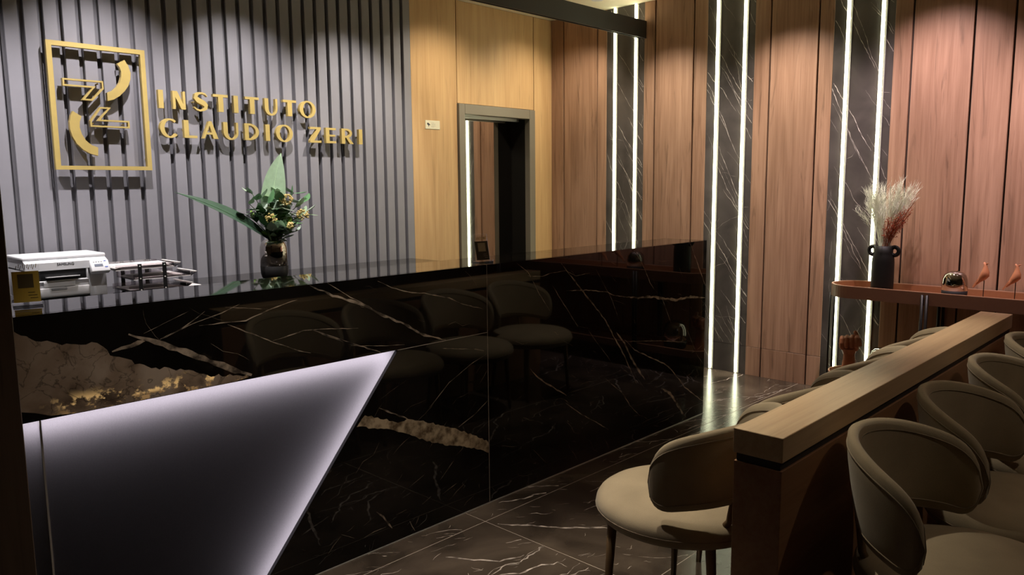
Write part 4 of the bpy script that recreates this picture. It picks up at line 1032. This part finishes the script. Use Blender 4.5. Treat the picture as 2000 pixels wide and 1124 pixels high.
traypart(0.712, TZ, 0.745, tb)
traypart(0.150, 0.205, 0.172, tb)
for y in (1.405 - 0.75, -0.85):
    for x in (-hw - 0.006, hw + 0.004):
        for dy in (-0.013, 0.013): G().tube([(x, y + dy, 0.0), (x, y + dy, 0.775)], 0.009, 12).build('leg', 'black', tb)
for x, y in ((-0.03, YE + hw + 0.006),):
    G().tube([(x, y, 0.0), (x, y, 0.72)], 0.007, 12).build('leg', 'black', tb); G().tube([(x + 0.06, y - 0.004, 0.0), (x + 0.06, y - 0.004, 0.72)], 0.007, 12).build('leg', 'black', tb)

zf = 0.7455
hv = thing('handled_vase', 'black cylindrical vase with two ear handles on the console table', 'vase', (5.215, 1.712, zf))
G().lathe([(0.001, 0), (0.060, 0), (0.066, 0.006), (0.067, 0.05), (0.066, 0.20), (0.062, 0.235), (0.055, 0.255), (0.057, 0.300), (0.050, 0.300), (0.047, 0.25), (0.001, 0.245)], 40).build('vase_body', 'ceramic', hv)
for s in (-1, 1):
    ring = [(0.0, s * (0.066 + 0.024 * math.cos(a)), 0.268 + 0.026 * math.sin(a)) for a in [2 * math.pi * i / 24 for i in range(25)]]
    G().tube(ring, 0.0125, 10, caps=False).build('handle', 'ceramic', hv)
bq = thing('dried_bouquet', 'dried bouquet of pale feathery grass and rust red stems', 'dried flowers', (5.215, 1.712, zf + 0.29))
rn = random.Random(4)
g = G()
def strand(g, base, tip, r, hairs, mi=0):
    b, t = Vector(base), Vector(tip)
    mid = b.lerp(t, 0.55) + Vector((rn.uniform(-0.02, 0.02), (b.y - t.y) * 0.12, 0.02))
    p = bez(b, mid, t, 6)
    g.tube(p, [r, r, r * 0.9, r * 0.8, r * 0.7, r * 0.5, r * 0.3], 3, mi, caps=False)
    for k_ in range(hairs):
        u = rn.uniform(0.45, 1.0); i = min(5, int(u * 6)); q = p[i].lerp(p[i + 1], u * 6 - i)
        d = (t - b).normalized() + Vector((rn.gauss(0, 0.45), rn.gauss(0, 0.45), rn.gauss(0, 0.25)))
        d.normalize(); l_ = rn.uniform(0.02, 0.055)
        e_ = q + d * l_ + Vector((0, rn.gauss(0, 0.006), 0.004))
        g.tube([q, q.lerp(e_, 0.5) + Vector((0, rn.gauss(0, 0.003), 0)), e_], [r * 0.55, r * 0.5, r * 0.25], 3, mi, caps=False)
for i in range(120):
    c = rn.choice([(0.075, 0.33), (-0.105, 0.35)])
    ty = c[0] + rn.gauss(0, 0.042); tz = c[1] + rn.uniform(-0.08, 0.085) - abs(ty - c[0]) * 0.6
    strand(g, (rn.uniform(-0.02, 0.02), rn.uniform(-0.02, 0.02) + c[0] * 0.12, 0.0), (rn.gauss(0, 0.045), ty, tz), 0.0012, 30)
tag(g.build('pale_grass', 'drygrass', bq, fix=False), kind='stuff')
g = G()
for i in range(75):
    ty = -0.055 + rn.gauss(0, 0.038) - (0.06 if rn.random() < 0.3 else 0); tz = rn.uniform(0.10, 0.21) + max(0, -ty - 0.06) * 0.9
    b = Vector((rn.uniform(-0.02, 0.02), rn.uniform(-0.025, 0.015), 0)); t = Vector((-0.02 + rn.gauss(0, 0.035), ty, tz))
    g.tube(bez(b, b.lerp(t, 0.5) + Vector((0, 0.006, 0.01)), t, 4), 0.0012, 3, caps=False)
    for k_ in range(9):
        q = b.lerp(t, rn.uniform(0.55, 1.0)) + Vector((rn.gauss(0, 0.008), rn.gauss(0, 0.008), rn.gauss(0, 0.006))); r_ = rn.uniform(0.002, 0.0036)
        g.lathe([(0.0003, -r_), (r_, 0), (0.0003, r_)], 5, c=q)
tag(g.build('rust_seed_stems', 'dryred', bq, fix=False), kind='stuff')

def dome(label, loc, k_, grp):
    t = thing('dome_vase', label, 'vase', loc, 0, grp)
    G().lathe([(0.001 * k_, 0), (0.055 * k_, 0), (0.062 * k_, 0.006 * k_), (0.066 * k_, 0.03 * k_), (0.0665 * k_, 0.05 * k_)], 40).build('base', 'mattdark', t)
    G().lathe([(0.0665 * k_, 0.0502 * k_), (0.0665 * k_, 0.09 * k_), (0.064 * k_, 0.115 * k_), (0.056 * k_, 0.138 * k_), (0.042 * k_, 0.152 * k_), (0.022 * k_, 0.159 * k_), (0.0005, 0.161 * k_)], 40).build('glass_dome', 'smoke2', t)
dome('smoky mirrored dome on a dark base on the console table', (5.20, 1.290, zf), 1.05, 'smoky glass domes')
dome('smoky mirrored dome on the lower shelf beside the raised fist', (5.20, 1.670, 0.1725), 1.35, 'smoky glass domes')

def bird(label, loc, rz):
    t = thing('bird_figurine', label, 'figurine', loc, rz, 'carved bird figurines')
    G().lathe([(0.001, 0), (0.038, 0), (0.042, 0.003), (0.040, 0.010), (0.001, 0.012)], 28).build('base', 'birdbase', t)
    G().tube([(0, 0, 0.008), (0, 0, 0.150)], 0.0025, 8).build('rod', 'black', t)
    # body: stations along a slanted axis (y forward-right in view, z up)
    st = [(0.044, 0.098, 0.004, 0.006), (0.028, 0.118, 0.010, 0.010), (0.012, 0.138, 0.022, 0.021), (-0.002, 0.160, 0.027, 0.027), (-0.006, 0.182, 0.022, 0.023), (-0.004, 0.203, 0.014, 0.014), (-0.002, 0.216, 0.012, 0.012), (0.002, 0.227, 0.010, 0.010), (0.004, 0.234, 0.002, 0.002)]
    loops = []
    for y, z, ry, rx in st:
        loops.append([(rx * math.cos(a), y + ry * math.sin(a) * 0.8, z + ry * math.sin(a) * 0.35) for a in [2 * math.pi * i / 16 for i in range(16)]])
    loft(G(), loops).build('body', 'birdwood', t)
    G().prism([(0.022, 0.128), (0.058, 0.078), (0.064, 0.084), (0.036, 0.132)], -0.006, 0.006, 'YZ').build('tail', 'birdwood', t)
    G().lathe([(0.005, 0), (0.0005, 0.016)], 8, T=Matrix.Translation((0, -0.008, 0.224)) @ Matrix.Rotation(R(65), 4, 'X')).build('beak', 'birdwood', t)
    return t
bird('carved orange bird on a rod, left of the two on the console', (5.17, 1.130, zf), R(-15))
bird('carved orange bird on a rod, right of the two on the console', (5.17, 0.972, zf), R(8))

# raised fist sculpture on the lower shelf
g = G()
g.lathe([(0.052, 0.0), (0.050, 0.02), (0.044, 0.06), (0.038, 0.11), (0.036, 0.145), (0.042, 0.165), (0.050, 0.182)], 24, sx=0.8)
g.box(-0.030, 0.032, -0.058, 0.058, 0.168, 0.262, 0.020, seg=3)
for i, (y, top) in enumerate(((0.046, 0.262), (0.0155, 0.270), (-0.0155, 0.274), (-0.046, 0.276))):
    g.tube([(0.014, y, top - 0.016), (-0.014, y, top - 0.008), (-0.034, y, top - 0.018), (-0.042, y, top - 0.042), (-0.040, y, top - 0.066), (-0.024, y, top - 0.078)], [0.013, 0.0150, 0.0152, 0.0148, 0.0142, 0.011], 12)
g.tube([(0.004, -0.060, 0.205), (-0.006, -0.056, 0.242), (-0.008, -0.040, 0.276), (-0.006, -0.031, 0.298)], [0.016, 0.0155, 0.0150, 0.0125], 12)
g.tube([(-0.006, -0.031, 0.296), (-0.006, -0.029, 0.306)], [0.0125, 0.006], 12)
fs_ = g.build('fist_sculpture', 'terracotta')
fs_.location = (5.20, 1.890, 0.1725); fs_.rotation_euler = (0, 0, R(14))
md = fs_.modifiers.new('remesh', 'REMESH'); md.mode = 'VOXEL'; md.voxel_size = 0.0022; md.use_smooth_shade = True
sm = fs_.modifiers.new('smooth', 'SMOOTH'); sm.factor = 0.5; sm.iterations = 1
tag(fs_, 'terracotta raised fist sculpture on the lower shelf of the console', 'sculpture')
